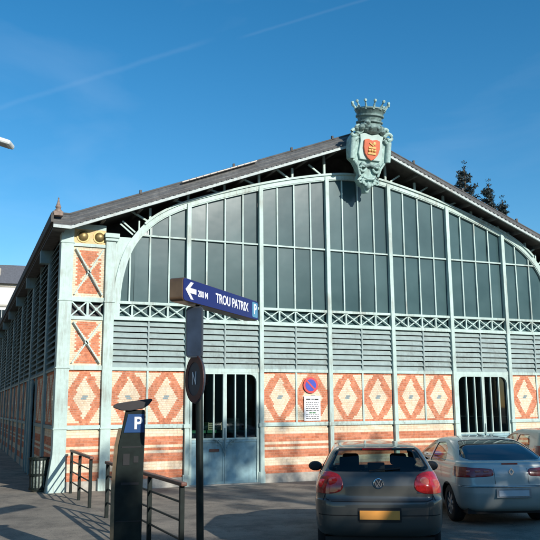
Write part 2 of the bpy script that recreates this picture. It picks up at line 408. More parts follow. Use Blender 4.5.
# rake of the roof (underside of the white fascia)
def rake(x):
    x = min(x, LEN - x)
    if x < .12: return 6.50 + (x + .31) * -.02
    return 6.49 + (9.85 - 6.49) * (x - .12) / (XC - .12)

# arch rib
def offs(r):
    out = []
    for i, p in enumerate(arch):
        a, b = arch[max(i - 1, 0)], arch[min(i + 1, len(arch) - 1)]
        d = Vector((b[0] - a[0], b[1] - a[1])).normalized(); out.append((p[0] - d.y * r, p[1] + d.x * r))
    return out
def ribbon(inner, outer, y0, y1, mi=0, mb=None):
    mb = mb or MB()
    for i in range(len(inner) - 1):
        a, b, c, d = inner[i], inner[i + 1], outer[i + 1], outer[i]
        vs = [(p[0], y, p[1]) for y in (y0, y1) for p in (a, b, c, d)]
        mb.add(vs, [(0, 1, 2, 3), (7, 6, 5, 4), (0, 4, 5, 1), (2, 6, 7, 3)], mi)
    return mb
rib = ribbon(offs(-.06), offs(.10), -.066, .048)
_k = [i for i, p in enumerate(arch) if p[1] > 6.75]
ribbon(offs(.06)[_k[0]:_k[-1] + 1], offs(.12)[_k[0]:_k[-1] + 1], -.11, -.062, mb=rib)
ribbon(offs(-.09), offs(-.05), -.05, .03, mb=rib)
rib.build('arch_rib', MINT, hall)
# spandrel plates between end columns and the arch
for sgn in (0, 1):
    pl = []
    fx = (lambda x: x) if not sgn else (lambda x: LEN - x)
    pts = [p for p in arch if p[0] < 1.95 and p[0] <= XC]
    poly = [(1.30, ZB)] + [(p[0] - .02, p[1]) for p in pts] + [(1.30, pts[-1][1])]
    MB().prism([(fx(a), b) for a, b in poly], -.03, .03).build('spandrel_plate', MINT, hall)

# brickwork
def bricks(mb, x0, x1, z0, z1, pat, fr, bw=.11, bh=.0686, seed=0):
    rnd = random.Random(seed); nr = max(1, round((z1 - z0) / bh)); bh = (z1 - z0) / nr; g = .0035
    for r in range(nr):
        za, zb = z0 + r * bh, z0 + (r + 1) * bh
        x = x0 - (bw / 2 if r % 2 else 0)
        while x < x1 - 1e-4:
            a, b = max(x, x0), min(x + bw, x1); x += bw
            if b - a < .02: continue
            # split the brick where the pattern changes half way
            kind = pat((a + b) / 2, (za + zb) / 2)
            mi = 1 + rnd.choice((0, 0, 1, 1, 2)) + (3 if kind else 0) if kind != 2 else 7
            y = -.004 - rnd.random() * .003
            h_ = .0012; A = [(a + h_, y, za + g), (b - h_, y, za + g), (b - h_, y, zb - g), (a + h_, y, zb - g), (a + h_, 0, za + g), (b - h_, 0, za + g), (b - h_, 0, zb - g), (a + h_, 0, zb - g)]
            mb.add([fr(*p) for p in A], [(0, 1, 2, 3), (0, 4, 5, 1), (1, 5, 6, 2), (2, 6, 7, 3), (3, 7, 4, 0)], mi)
    A = [fr(x0, 0, z0), fr(x1, 0, z0), fr(x1, 0, z1), fr(x0, 0, z1)]
    mb.add(A, [(0, 1, 2, 3)], 0)
BM = [MORT] + CRM + ORG + [GLZT]
front = lambda x, y, z: (x, y, z)
side = lambda x, y, z: (y, x, z)                 # x runs along the side wall, outward is -x
def diamond(x0, x1, z0, z1, tile=True):
    cx, cz, hw, hh = (x0 + x1) / 2, (z0 + z1) / 2, (x1 - x0) / 2, (z1 - z0) / 2
    def p(x, z):
        u, v = abs(x - cx) / hw, abs(z - cz) / hh
        if v > .91: return 1
        if tile and u < .15 and v < .06: return 2
        if u < .66 * (1 - v / .80): return 0
        if u < (1.0 if v < .26 else 1.0 - (v - .26) * .98 - max(0, v - .74) * .3): return 1
        return 0
    return p
def crossed(x0, x1, z0, z1):
    cx, cz, hw, hh = (x0 + x1) / 2, (z0 + z1) / 2, (x1 - x0) / 2, (z1 - z0) / 2
    def p(x, z):
        u, v = abs(x - cx) / hw, abs(z - cz) / hh
        if abs(u - v) < .13: return 0
        st_ = .10 * (int(z / .048) % 2)
        if v > u: return 1 if v < .88 and u < .54 + st_ else 0
        return 1 if u < .70 + st_ and v < .60 else 0
    return p
def bands(x, z):
    return 1 if (1.10 < z < 1.31 or .66 < z < .88 or .26 < z < .48 or .97 < z < 1.02) else 0
Z1 = ZC - .03
sd_ = 0
def front_panel(x0, x1):
    global sd_; sd_ += 1
    m = MB(); bricks(m, x0, x1, ZD + .06, Z1, diamond(x0, x1, ZD + .06, Z1), front, .066, .052, seed=sd_)
    m.build('brick_panel', BM, hall)
def front_base(x0, x1):
    global sd_; sd_ += 1
    m = MB(); bricks(m, x0, x1, .24, ZD - .04, bands, front, .22, .0686, seed=sd_)
    m.box(x0, x1, -.03, .02, -.02, .24, 8)
    m.build('brick_base', BM + [STONE], hall)
doors = (1, 5)
for i in range(7):
    if i in doors: continue
    a, b = U[i] + .085, U[i + 1] - .085
    if i == 0: a = U[0] + .13
    if i == 6: b = U[7] - .13
    mcx = (U[i] + U[i + 1]) / 2
    front_panel(a, mcx - .025); front_panel(mcx + .025, b); front_base(a, b)
    MB().box(mcx - .025, mcx + .025, -.035, .02, ZD + .03, ZC).build('mullion', MINT, hall)
# corner piers
for sgn in (0, 1):
    fx = (lambda x: x) if not sgn else (lambda x: LEN - x)
    def X2(a, b): return (fx(a), fx(b)) if not sgn else (fx(b), fx(a))
    pa, pb = X2(.27, 1.09)
    front_panel(pa, pb); front_base(pa, pb)
    for z0, z1 in ((3.08, 4.24), (4.82, 6.14)):
        sd_ += 1
        m = MB(); bricks(m, pa, pb, z0, z1, crossed(pa, pb, z0, z1), front, .08, .048, seed=sd_)
        m.build('brick_panel', BM, hall)
        x = MB(); k = .06
        x.bar((pa + k, -.045, z0 + k), (pb - k, -.045, z1 - k), .03, .05, up=(0, 1, 0))
        x.bar((pa + k, -.075, z1 - k), (pb - k, -.075, z0 + k), .03, .05, up=(0, 1, 0))
        x.lathe([(.0, -.10), (.05, -.10), (.05, -.03)], ((pa + pb) / 2, 0, (z0 + z1) / 2), 12, 'y')
        x.build('cross_brace', MINT, hall)
    # rails of the pier
    m = MB()
    for z0, z1, yy in ((ZC - .03, 3.08, -.05), (4.24, 4.33, -.04), (4.70, 4.82, -.045), (6.14, 6.22, -.055), (6.60, 6.74, -.03)):
        m = MB(); m.box(pa, pb, yy, .05, z0, z1); m.build('pier_rail', MINT, hall)
    m = MB(); m.box(pa, pb, -.06, .05, ZD - .04, ZD + .06); m.build('pier_rail', MINT, hall)
    # small crossed frieze
    m = MB(); c = (pa + pb) / 2
    m.box(c - .03, c + .03, -.03, .04, 4.33, 4.70)
    for a, b in ((pa, c - .03), (c + .03, pb)):
        m.bar((a, 0, 4.33), (b, 0, 4.70), .035, .05, up=(0, 1, 0)); m.bar((a, -.01, 4.70), (b, -.01, 4.33), .035, .05, up=(0, 1, 0))
        m.lathe([(.0, -.05), (.045, -.05), (.045, .0)], ((a + b) / 2, 0, 4.515), 12, 'y')
    m.box(pa, pb, .10, .12, 4.33, 4.70, 1)
    m.build('pier_frieze', [MINT, BLACKM], hall)
    # tan enamel plate with two brass bosses
    m = MB(); m.box(pa, pb, -.03, .03, 6.22, 6.60)
    e = m.build('medallion_plate', TAN, hall)
    for px_ in (pa + .23, pb - .17):
        m = MB(); m.lathe([(.0, -.13), (.07, -.12), (.115, -.085), (.13, -.05), (.165, -.05), (.17, -.03)], (px_, 0, 6.41), 20, 'y'); m.build('brass_boss', BRASS, e, smooth=True)
    # corner column with splayed foot and its neighbour
    ca, cb = X2(-.05, .27)
    m = MB(); m.box(ca, cb, -.08, .30, .9, 6.78)
    foot = [(ca - .0, .9), (cb, .9), (cb + .0, .0), (ca, .0)]
    lo = -.13 if not sgn else 0; hi = 0 if not sgn else .13
    k = len(m.v); m.add([(ca, -.08, .9), (cb, -.08, .9), (cb, .3, .9), (ca, .3, .9), (ca + lo, -.13, -.02), (cb + hi, -.13, -.02), (cb + hi, .34, -.02), (ca + lo, .34, -.02)],
          [(0, 1, 5, 4), (1, 2, 6, 5), (2, 3, 7, 6), (3, 0, 4, 7)])
    for z in (ZD - .04, ZC, 4.70, 6.20): m.box(ca - .02, cb + .02, -.10, .32, z, z + .035)
    m.build('corner_column', MINT, hall, bevel=.012)
    ca, cb = X2(1.09, 1.345)
    m = MB(); m.box(ca, cb, -.10, .10, .0, 6.32); m.box(ca - .03, cb + .05, -.15, .10, 6.32, 6.40); m.box(ca - .05, cb + .08, -.19, .10, 6.40, 6.52)
    m.box(ca - .03, cb + .03, -.14, .1, 0, .3)
    for z in (ZD - .04, 4.70): m.box(ca - .015, cb + .015, -.12, .1, z, z + .04)
    m.build('column', MINT, hall, bevel=.01)
# main columns
for i in range(1, 7):
    x = U[i]; m = MB(); top = arch_z(x)
    m.box(x - .06, x + .06, -.10, .05, 0, top + .02); m.box(x - .09, x + .09, -.085, .045, 0, .3)
    m.box(x - .09, x + .09, -.125, .045, ZD - .05, ZD + .05)
    m.box(x - .035, x + .035, .06, .13, top - .05, rake(x) + .35)
    m.build('column', MINT, hall, bevel=.008)
# belts, louvres, frieze, windows per bay
for i in range(7):
    a, b = U[i] + .07, U[i + 1] - .07
    if i == 0: a = U[0] + .13
    if i == 6: b = U[7] - .13
    m = MB()
    if i not in doors:
        m.box(a, b, -.055, .03, ZD - .04, ZD + .02); m.box(a, b, -.03, .028, ZD + .018, ZD + .06); m.build('belt_rail', MINT, hall); m = MB()
    m.box(a, b, -.05, .05, ZC - .03, ZC + .05)
    m.build('belt_rail', MINT, hall)
    mc = (U[i] + U[i + 1]) / 2
    # louvres
    m = MB(); n = 8; z0, z1 = ZC + .05, ZB - .03; st = (z1 - z0) / n
    for k in range(n):
        for xa, xb in ((a, mc - .02), (mc + .02, b)):
            z = z0 + k * st; o_ = random.uniform(-.004, .004)
            vs = [(xa, -.045 + o_, z + .012), (xb, -.045 - o_, z + .012), (xb, .012, z + st * .80), (xa, .012, z + st * .80),
                  (xa, -.045 + o_, z - .004), (xb, -.045 - o_, z - .004), (xb, .012, z + st * .80 - .016), (xa, .012, z + st * .80 - .016)]
            m.add(vs, [(0, 1, 2, 3), (7, 6, 5, 4), (0, 4, 5, 1), (1, 5, 6, 2), (2, 6, 7, 3), (3, 7, 4, 0)])
    m.box(mc - .02, mc + .02, -.055, .04, z0, z1)
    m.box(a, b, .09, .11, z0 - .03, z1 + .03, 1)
    m.build('louvre_panel', [MINT2, LOUVRE_GAP], hall)
    # frieze of crossed squares
    m = MB(); m.box(a, b, -.07, .05, ZB - .03, ZB + .05); m.box(a, b, -.06, .05, ZA - .05, ZA + .02); m.box(a, b, -.085, -.04, ZB - .05, ZB - .01)
    for k in range(4):
        xa, xb = a + (b - a) * k / 4, a + (b - a) * (k + 1) / 4
        if k: m.box(xa - .022, xa + .022, -.035, .03, ZB + .05, ZA - .05)
        m.bar((xa, -.0, ZB + .05), (xb, -.0, ZA - .05), .03, .045, up=(0, 1, 0)); m.bar((xa, -.01, ZA - .05), (xb, -.01, ZB + .05), .03, .045, up=(0, 1, 0))
        m.lathe([(0, -.05), (.035, -.045), (.04, 0)], ((xa + xb) / 2, 0, (ZA + ZB) / 2), 10, 'y')
    m.box(a, b, .07, .085, ZB, ZA, 1)
    m.build('frieze', [MINT, HGLASS], hall)
    # window: glass, mullions, rail
    if i == 0: a = U[0] + .19
    if i == 6: b = U[7] - .19
    NS = 24
    xs = [a + (b - a) * k / NS for k in range(NS + 1)]
    m = MB()
    for p in range(4):                       # four panes, each with a slightly different lie
        seg = xs[p * 6:p * 6 + 7]
        for za_, zb_ in ((ZA, ZG), (ZG, 99)):
            dy = random.uniform(-.012, .012); dz_ = random.uniform(-.008, .008)
            top = [(x, min(zb_, max(arch_z(x) - .03, ZA + .01))) for x in seg]
            if zb_ > 50 and max(t[1] for t in top) < ZG + .02: continue
            top = [(x, max(z, za_ + .001)) for x, z in top]
            vs = [(x, .03 + dz_ + dy * (x - seg[0]) / .5, za_) for x in seg] + [(x, .03 + dz_ * -1 + dy * (x - seg[0]) / .5, z) for x, z in top]
            m.add(vs, [(j, j + 1, 8 + j, 7 + j) for j in range(6)])
    wnd = m.build('window', HGLASS, hall)
    m = MB()
    for k in range(1, 4):
        x = U[i] + BW * k / 4; tz = arch_z(x) - .02
        if tz > ZA + .2: m.box(x - .02, x + .02, -.02, .045, ZA + .02, tz)
    xa, xb = a, b
    while arch_z(xa) < ZG + .05 and xa < XC: xa += .02
    while arch_z(xb) < ZG + .05 and xb > XC: xb -= .02
    m.box(xa - (.0 if i == 0 else .03), xb + (0 if i == 6 else .03), -.032, .047, ZG - .022, ZG + .022)
    m.build('window_frame', MINT, wnd)
# door leaves
for di in doors:
    a, b = U[di] + .085, U[di + 1] - .085; zt = ZC - .05; zm = 1.17; c = (a + b) / 2
    d = MB(); d.box(a, b, -.012, .02, .03, zm)
    for xa, xb in ((a, c - .004), (c + .004, b)):
        d.box(xa, xb, -.03, -.013, .03, .10); d.box(xa, xb, -.03, -.013, zm - .07, zm)
        d.box(xa, xa + .05, -.03, -.013, .1, zm - .07); d.box(xb - .05, xb, -.03, -.013, .1, zm - .07)
    door = d.build('door', TEAL, hall)
    m = MB(); m.box(a, b, .03, .04, zm, zt); m.build('door_glass', CGLASS, door)
    m = MB()
    m.box(a - .0, a + .06, -.045, .025, .03, zt); m.box(b - .06, b, -.045, .025, .03, zt); m.box(a + .06, b - .06, -.045, .025, zt - .05, zt)
    m.box(a + .06, b - .06, -.04, .025, zm, zm + .04); m.box(c - .05, c + .05, -.05, .025, zm, zt - .05)
    for s_ in (-1, 1):
        e = a + .06 if s_ < 0 else b - .06
        for k in (1, 2): x = c + (e - c) * k / 3; m.box(x - .018, x + .018, -.035, .02, zm + .04, zt - .05)
        for q in range(4):                    # rounded top corners
            r0 = .2; a0, a1 = R(90 * q / 4), R(90 * (q + 1) / 4)
            cx, cz = e - s_ * r0, zt - .05 - r0
            P = [(cx + s_ * r0 * math.cos(t), cz + r0 * math.sin(t)) for t in (a0, a1)]
            m.prism([(P[0][0], P[0][1]), (P[1][0], P[1][1]), (e, zt - .05)], -.04, .02)
    m.box(a, b, -.05, .03, zt, ZC - .03)
    m.build('door_frame', MINT, door)
    m = MB()                                  # wrought scrolls where the leaves meet
    for s_ in (-1, 1):
        pts = [(c + s_ * (.02 + .30 * (t / 12) ** 1.4 ), -.06, zm - .34 + .34 * math.sin(t / 12 * math.pi / 2)) for t in range(13)]
        m.tube(pts, .013, 6)
        m.tube([(c + s_ * (.2 + .06 * math.cos(t)), -.06, zm - .07 + .06 * math.sin(t)) for t in [k * .5 for k in range(11)]], .011, 6)
    m.bar((c, -.06, zm - .42), (c, -.06, zm + .3), .03, .03)
    m.build('door_handle', MINT_SHADE, door)
    m = MB(); m.box(a + .55, a + .82, -.04, -.031, .86, .93); m.build('letter_plate', BROWNW if di == 1 else STEEL, door)
    # things seen faintly behind the panes
    m = MB(); m.box(a - .05, b + .05, -.09, .02, -.02, .028); m.build('door_sill', STONE, door)

# deep gable behind the arch, soffit, verge, fascia, roof
def roofline(n=1):
    xs = [-.31, .12, XC, LEN - .12, LEN + .31]
    return xs
XS = roofline()
gp = [(x, rake(x) + .30) for x in XS]
m = MB(); m.prism([(.0, 4.0), (LEN, 4.0)] + [(min(max(x, 0), LEN), z) for x, z in reversed(gp)], 1.25, 1.30); m.build('gable_wall', WOOD, hall)
m = MB()
for (x0, z0), (x1, z1) in zip(gp, gp[1:]):
    A = [(x0, -.47, rake(x0) + .06), (x1, -.47, rake(x1) + .06), (x1, DEP, rake(x1) + .06), (x0, DEP, rake(x0) + .06)]
    B = [(p[0], p[1], p[2] + .08) for p in A]
    m.add(A + B, [(0, 1, 2, 3), (7, 6, 5, 4), (0, 4, 5, 1), (1, 5, 6, 2), (2, 6, 7, 3), (3, 7, 4, 0)])
for k in range(1, 18):                       # rafters under the soffit
    x = k * .96
    if abs(x - XC) > .3: m.box(x - .04, x + .04, -.45, 1.5, rake(x) - .04, rake(x) + .1)
m.build('soffit', WOOD, hall)
m = MB()
for x0, x1 in zip(XS, XS[1:]):
    vs = [(x, y, rake(x) + dz) for y in (-.53, -.472) for x, dz in ((x0, -.02), (x1, -.02), (x1, .06), (x0, .06))]
    m.add(vs, [(0, 1, 2, 3), (7, 6, 5, 4), (0, 4, 5, 1), (1, 5, 6, 2), (2, 6, 7, 3), (3, 7, 4, 0)])
m.build('fascia_board', FASC, hall)
m = MB()
for x0, x1 in zip(XS, XS[1:]):               # sloping slate verge in three laps
    for k in range(3):
        y0, y1 = -.52 + .13 * k, -.52 + .13 * (k + 1) + .01; h0, h1 = .08 + .127 * k, .08 + .127 * (k + 1) - .015
        vs = [(x0, y0, rake(x0) + h0), (x1, y0, rake(x1) + h0), (x1, y1, rake(x1) + h1), (x0, y1, rake(x0) + h1),
              (x0, y0, rake(x0) + h0 - .03), (x1, y0, rake(x1) + h0 - .03), (x1, y1, rake(x1) + h1 - .03), (x0, y1, rake(x0) + h1 - .03)]
        m.add(vs, [(0, 1, 2, 3), (7, 6, 5, 4), (0, 4, 5, 1), (1, 5, 6, 2), (2, 6, 7, 3), (3, 7, 4, 0)])
m.build('verge', SLATE, hall)
m = MB(); x = .2
while x < LEN - .2:                          # row of tile ends above the fascia
    m.bar((x, -.545, rake(x) + .075), (x + .075, -.545, rake(x + .075) + .075), .03, .022, up=(0, 0, 1))
    x += .15
m.build('verge_tile_ends', SLATE, hall)
m = MB()
for x0, x1 in zip(XS, XS[1:]):               # dark roll along the top edge
    m.tube([(x0, -.13, rake(x0) + .455), (x1, -.13, rake(x1) + .455)], .028, 8)
for x in (1.95, 4.6, 6.4, 7.75, 10.6, 12.4, 14.5):
    m.box(x - .03, x + .03, -.17, -.11, rake(x) + .45, rake(x) + .56)
m.build('verge_roll', ROOF, hall)
m = MB(); xs_ = [3.05 + .2 * k for k in range(11)]
for k, x in enumerate(xs_):
    m.bar((x, -.255, rake(x) + .42), (x + .185, -.255, rake(x + .185) + .42), .15, .03, up=(0, 0, 1))
m.build('flashing_strip', ZINC, hall)
m = MB()
for x0, x1 in zip(XS, XS[1:]):
    A = [(x0, -.14, rake(x0) + .36), (x1, -.14, rake(x1) + .36), (x1, DEP, rake(x1) + .36), (x0, DEP, rake(x0) + .36)]
    B = [(p[0], p[1], p[2] + .07) for p in A]
    m.add(A + B, [(0, 1, 2, 3), (7, 6, 5, 4), (0, 4, 5, 1), (1, 5, 6, 2), (2, 6, 7, 3), (3, 7, 4, 0)])
m.build('roof', ROOF, hall)
for fx in (lambda x: x, lambda x: LEN - x):  # eaves gutter along the sides
    m = MB(); a, b = sorted((fx(-.31), fx(-.37))); m.box(a, b, -.50, DEP, 6.62, 6.86)
    a, b = sorted((fx(-.31), fx(-.0))); m.box(a, b, -.46, DEP, 6.46, 6.50)
    m.build('gutter', WOOD, hall)
# braces between arch and roof
for i in range(0, 15):
    x = C0 + BW * i / 2
    if x < 2 or x > LEN - 2: continue
    s_ = -1 if x < XC else 1; z = arch_z(x) + .1
    m = MB(); m.bar((x, .1, z - .05), (x + s_ * .52, .1, min(z + .30, rake(x + s_ * .52) + .1)), .05, .05)
    if i % 2: m.box(x - .03, x + .03, .06, .12, z, z + .35)
    m.build('strut', MINT, hall)
for fx in (lambda x: x, lambda x: LEN - x):
    m = MB(); m.bar((fx(1.45), .0, 6.84), (fx(1.80), .0, 6.56), .03, .04); m.bar((fx(1.51), .0, 6.91), (fx(1.86), .0, 6.63), .03, .04)
    m.box(min(fx(1.94), fx(1.98)), max(fx(1.94), fx(1.98)), -.03, .02, 6.5, 6.95)
    m.build('strut', MINT, hall)
    m = MB(); m.lathe([(.09, 0), (.09, .05), (.055, .08), (.075, .13), (.05, .19), (.03, .26), (.015, .34), (.022, .36), (.0, .39)], (fx(-.20), -.42, 6.90), 10)
    m.box(fx(-.20) - .12, fx(-.20) + .12, -.50, -.30, 6.80, 6.91)
    m.build('finial', TERRA, hall, smooth=True)

# side walls
def side_wall(fr, far):
    P = 4.9
    k = 0; y = .30
    while y < DEP - 1:
        for (y0, y1, kind) in ((y, y + 2.05, 'w'), (y + 2.45, y + 4.9 - .0, 'w')):
            y1 = min(y1, DEP)
            m = MB(); n = 20; z0, z1 = ZC + .05, 6.42; st = (z1 - z0) / n
            for q in range(n):
                z = z0 + q * st
                vs = [fr(y0 + .05, -.06, z), fr(y1 - .05, -.06, z), fr(y1 - .05, .06, z + st * .85), fr(y0 + .05, .06, z + st * .85)]
                vs += [(v[0], v[1], v[2] - .03) for v in vs]
                m.add(vs, [(0, 1, 2, 3), (7, 6, 5, 4), (0, 4, 5, 1), (1, 5, 6, 2), (2, 6, 7, 3), (3, 7, 4, 0)])
            A = [fr(y0, .10, z0 - .1), fr(y1, .10, z0 - .1), fr(y1, .10, 6.5), fr(y0, .10, 6.5)]
            m.add(A, [(0, 1, 2, 3)], 1)
            m.build('side_louvre_panel', [SIDEL_SHADE, BLACKM], hall)
            if far and y0 > 15: continue
            global sd_; sd_ += 1
            if y0 < 5.5 and y0 + 2.4 > 5.5 or (kind == 'w' and 5.1 < y0 < 5.3):
                pass
            m = MB(); hw = (y1 - y0) / 2
            for xa, xb in ((y0, y0 + hw - .02), (y0 + hw + .02, y1)):
                bricks(m, xa, xb, ZD + .06, Z1, diamond(xa, xb, ZD + .06, Z1), fr, .11, .0686, seed=sd_)
            m.build('side_brick_panel', BM, hall)
            m = MB(); bricks(m, y0, y1, .24, ZD - .04, bands, fr, .22, .0686, seed=sd_)
            A = [fr(y0, -.03, -.02), fr(y1, -.03, -.02), fr(y1, -.03, .24), fr(y0, -.03, .24), fr(y1, .02, .24), fr(y0, .02, .24)]
            m.add(A, [(0, 1, 2, 3), (3, 2, 4, 5)], 8)
            m.build('side_brick_base', BM + [STONE], hall)
        def bx(a, b, o0, o1, z0, z1, mb, mi=0):
            vs = [fr(p, o, z) for z in (z0, z1) for o in (o0, o1) for p in (a, b)]
            mb.add(vs, [(0, 2, 3, 1), (4, 5, 7, 6), (0, 1, 5, 4), (2, 6, 7, 3), (0, 4, 6, 2), (1, 3, 7, 5)], mi)
        m = MB(); bx(y + 2.05, y + 2.45, -.075, .1, 0, 6.46, m); bx(y + 2.03, y + 2.47, -.09, .1, 0, .3, m)
        bx(y + 2.12, y + 2.38, -.32, -.076, 6.1, 6.46, m)
        m.build('side_column', MINT_SHADE, hall)
        m = MB(); bx(y - .07, y + .03, -.06, .1, 0, 6.46, m) if k else None
        if k: m.build('side_column', MINT_SHADE, hall)
        m = MB(); bx(y, y + 4.9 if y + 4.9 < DEP else DEP, -.05, .05, ZD - .04, ZD + .055, m); bx(y, min(y + 4.9, DEP), -.055, .05, ZC - .03, ZC + .05, m)
        m.build('side_belt_rail', MINT_SHADE, hall)
        y += P; k += 1
side_wall(side, False)
side_wall(lambda x, y, z: (LEN - y, x, z), True)
m = MB(); m.box(0.05, LEN - .05, DEP - .2, DEP, 0, 6.9); m.build('rear_wall', WOOD, hall)
m = MB(); m.box(.15, LEN - .15, 9.0, 9.1, 0, 4.6); m.build('dark_backdrop', BLACKM, hall)  # added black screen, dimness of the hall put into its colour
# side door in the first bays
m = MB(); m.box(-.13, -.10, 5.35, 7.05, .03, 2.9); sdr = m.build('side_door', TEAL, hall)
m = MB()
for yy in (5.30, 6.17, 7.03): m.box(-.17, -.131, yy, yy + .07, .03, 2.92)
m.build('side_door_frame', MINT_SHADE, sdr)

# ------------------------------------------------------------------ crest at the apex
cz = 0
cre = MB(); cy = -.62
body = [(-.33, 8.62), (-.22, 8.46), (-.10, 8.42), (-.05, 8.25), (.05, 8.25), (.10, 8.42), (.22, 8.46), (.33, 8.62), (.27, 8.80), (.36, 8.95), (.48, 9.12), (.62, 9.22), (.66, 9.45), (.66, 9.80), (.55, 9.98), (.38, 10.08), (-.38, 10.08), (-.55, 9.98), (-.66, 9.80), (-.66, 9.45), (-.62, 9.22), (-.48, 9.12), (-.36, 8.95), (-.27, 8.80)]
cre.prism([(XC + a, b) for a, b in body], cy - .06, cy + .22)
crest = cre.build('crest', PATINA, hall, bevel=.03)
_p = Vector((XC, -.62, 8.3)); _t = R(11)
crest.rotation_euler = (_t, 0, 0); crest.location = _p - Matrix.Rotation(_t, 3, 'X') @ _p + Vector((0, .06, 0))
m = MB()
plate = [(-.40, 9.22), (.40, 9.22), (.47, 9.40), (.42, 9.75), (.46, 9.95), (.25, 10.02), (0, 9.96), (-.25, 10.02), (-.46, 9.95), (-.42, 9.75), (-.47, 9.40)]
m.prism([(XC + a * .86, b) for a, b in plate], cy - .13, cy - .06)
m.build('cartouche_plate', mat('pale_verdigris', (.45, .58, .53), .55, var=.1), crest, bevel=.02)
def scroll(c, r, turns, th, s_=1, y=cy - .1, start=0):
    pts = []
    for k in range(int(turns * 12) + 1):
        a = start + s_ * k / 12 * 2 * math.pi; rr = r * (1 - .75 * k / (turns * 12))
        pts.append((XC + c[0] + rr * math.cos(a), y - .04 * k / (turns * 12), c[1] + rr * math.sin(a)))
    return pts
m = MB()
for s_ in (-1, 1):
    m.tube(scroll((s_ * .58, 9.95), .17, 1.3, .05, -s_, start=R(-90)), .055, 8)
    m.tube(scroll((s_ * .44, 10.12), .14, 1.2, .05, s_, start=R(200 if s_ > 0 else -20)), .05, 8)
    m.tube([(XC + s_ * .60, cy - .10, z) for z in (9.22, 9.5, 9.82)], .085, 10)
    m.tube(scroll((s_ * .24, 8.98), .15, 1.2, .04, s_, start=R(90)), .04, 8)
    m.tube([(XC + s_ * .50, cy - .08, 9.18), (XC + s_ * .38, cy - .1, 9.0), (XC + s_ * .30, cy - .1, 8.75), (XC + s_ * .34, cy - .1, 8.60)], .04, 8)
    m.tube(scroll((s_ * .27, 8.58), .08, 1.1, .03, -s_), .03, 8)
for k in range(7):                            # leafy swags
    a = R(180 + 180 * k / 6); m.lathe([(0, -.05), (.05, -.03), (.06, 0), (0, .05)], (XC + .2 * math.cos(a), cy - .12, 8.62 + .14 * math.sin(a)), 8, 'y')
m.tube([(XC - .20, cy - .12, 8.72), (XC - .08, cy - .15, 8.66), (XC + .08, cy - .15, 8.66), (XC + .2, cy - .12, 8.72)], .035, 8)
m.lathe([(0, 0), (.07, .06), (.09, .14), (.05, .22), (0, .26)], (XC, cy - .1, 8.34), 10)
m.build('crest_scrollwork', PATINA, crest, smooth=True)
m = MB(); rnd = random.Random(6)
for k in range(26):
    a = rnd.uniform(0, math.pi); rr = rnd.uniform(.30, .52); r_ = rnd.uniform(.07, .12)
    x = XC + rr * math.cos(a) * 1.05; z = 10.08 + .22 * math.sin(a) * rnd.uniform(.2, 1.2)
    m.lathe([(0, -r_), (r_ * .7, -r_ * .6), (r_, 0), (r_ * .7, r_ * .6), (0, r_)], (x, cy + rnd.uniform(-.20, .0), z), 8)
m.build('crest_foliage', PATINAD, crest, smooth=True)
m = MB(); m.tube([(XC - .30, cy - .11, 9.10), (XC - .16, cy - .13, 9.04), (XC, cy - .13, 9.09), (XC + .16, cy - .13, 9.04), (XC + .30, cy - .11, 9.10)], .055, 8)
m.build('crest_bow', PATINAD, crest, smooth=True)
m = MB(); sh = [(0, 9.20), (.12, 9.27), (.22, 9.40), (.27, 9.58), (.26, 9.80), (.14, 9.84), (0, 9.80), (-.14, 9.84), (-.26, 9.80), (-.27, 9.58), (-.22, 9.40), (-.12, 9.27)]
m.prism([(XC + a, b) for a, b in sh], cy - .19, cy - .13); shield = m.build('shield', RED, crest, bevel=.015)
m = MB()
for dx, dz in ((-.09, 9.50), (.09, 9.50), (0, 9.50)): m.lathe([(0, -.06), (.035, -.05), (.045, 0)], (XC + dx, cy - .18, dz), 10, 'y')
m.box(XC - .13, XC + .13, cy - .215, cy - .19, 9.38, 9.44); m.box(XC - .12, XC + .12, cy - .215, cy - .19, 9.56, 9.61)
m.bar((XC - .10, cy - .2, 9.72), (XC + .04, cy - .2, 9.64), .03, .03); m.lathe([(0, -.05), (.05, -.04), (.05, 0)], (XC + .06, cy - .18, 9.71), 8, 'y')
m.build('shield_charge', GOLD, shield)
# crown: bowl, rings, points and pearls
m = MB(); cc = (XC, cy + .08, 0)
m.lathe([(.18, 9.98), (.34, 10.06), (.40, 10.18), (.36, 10.28), (.33, 10.32)], cc, 28)
m.lathe([(.36, 10.32), (.40, 10.34), (.40, 10.38), (.34, 10.40), (.37, 10.50), (.42, 10.52), (.42, 10.57), (.38, 10.58), (.44, 10.70), (.47, 10.72), (.46, 10.76), (.36, 10.74)], cc, 28)
for k in range(10):
    a = 2 * math.pi * k / 10; m.lathe([(0, -.06), (.05, -.03), (.06, 0), (.05, .03), (0, .06)], (XC + .37 * math.cos(a), cc[1] + .37 * math.sin(a), 10.16), 8)
crown = m.build('crown', PATINAD, crest, smooth=True)
m = MB()
for k in range(12):
    a = 2 * math.pi * (k + .5) / 12; ca, sa = math.cos(a), math.sin(a)
    m.tube([(XC + .42 * ca, cc[1] + .42 * sa, 10.70), (XC + .46 * ca, cc[1] + .46 * sa, 10.79), (XC + .53 * ca, cc[1] + .53 * sa, 10.88)], .045, 6, r2=.018)
m.build('crown_points', PATINA, crown, smooth=True)
m = MB()
for k in range(12):
    a = 2 * math.pi * (k + .5) / 12; ca, sa = math.cos(a), math.sin(a)
    m.lathe([(0, -.05), (.036, -.036), (.05, 0), (.036, .036), (0, .05)], (XC + .55 * ca, cc[1] + .55 * sa, 10.92), 8)
m.build('crown_pearls', PATINA, crown, smooth=True)

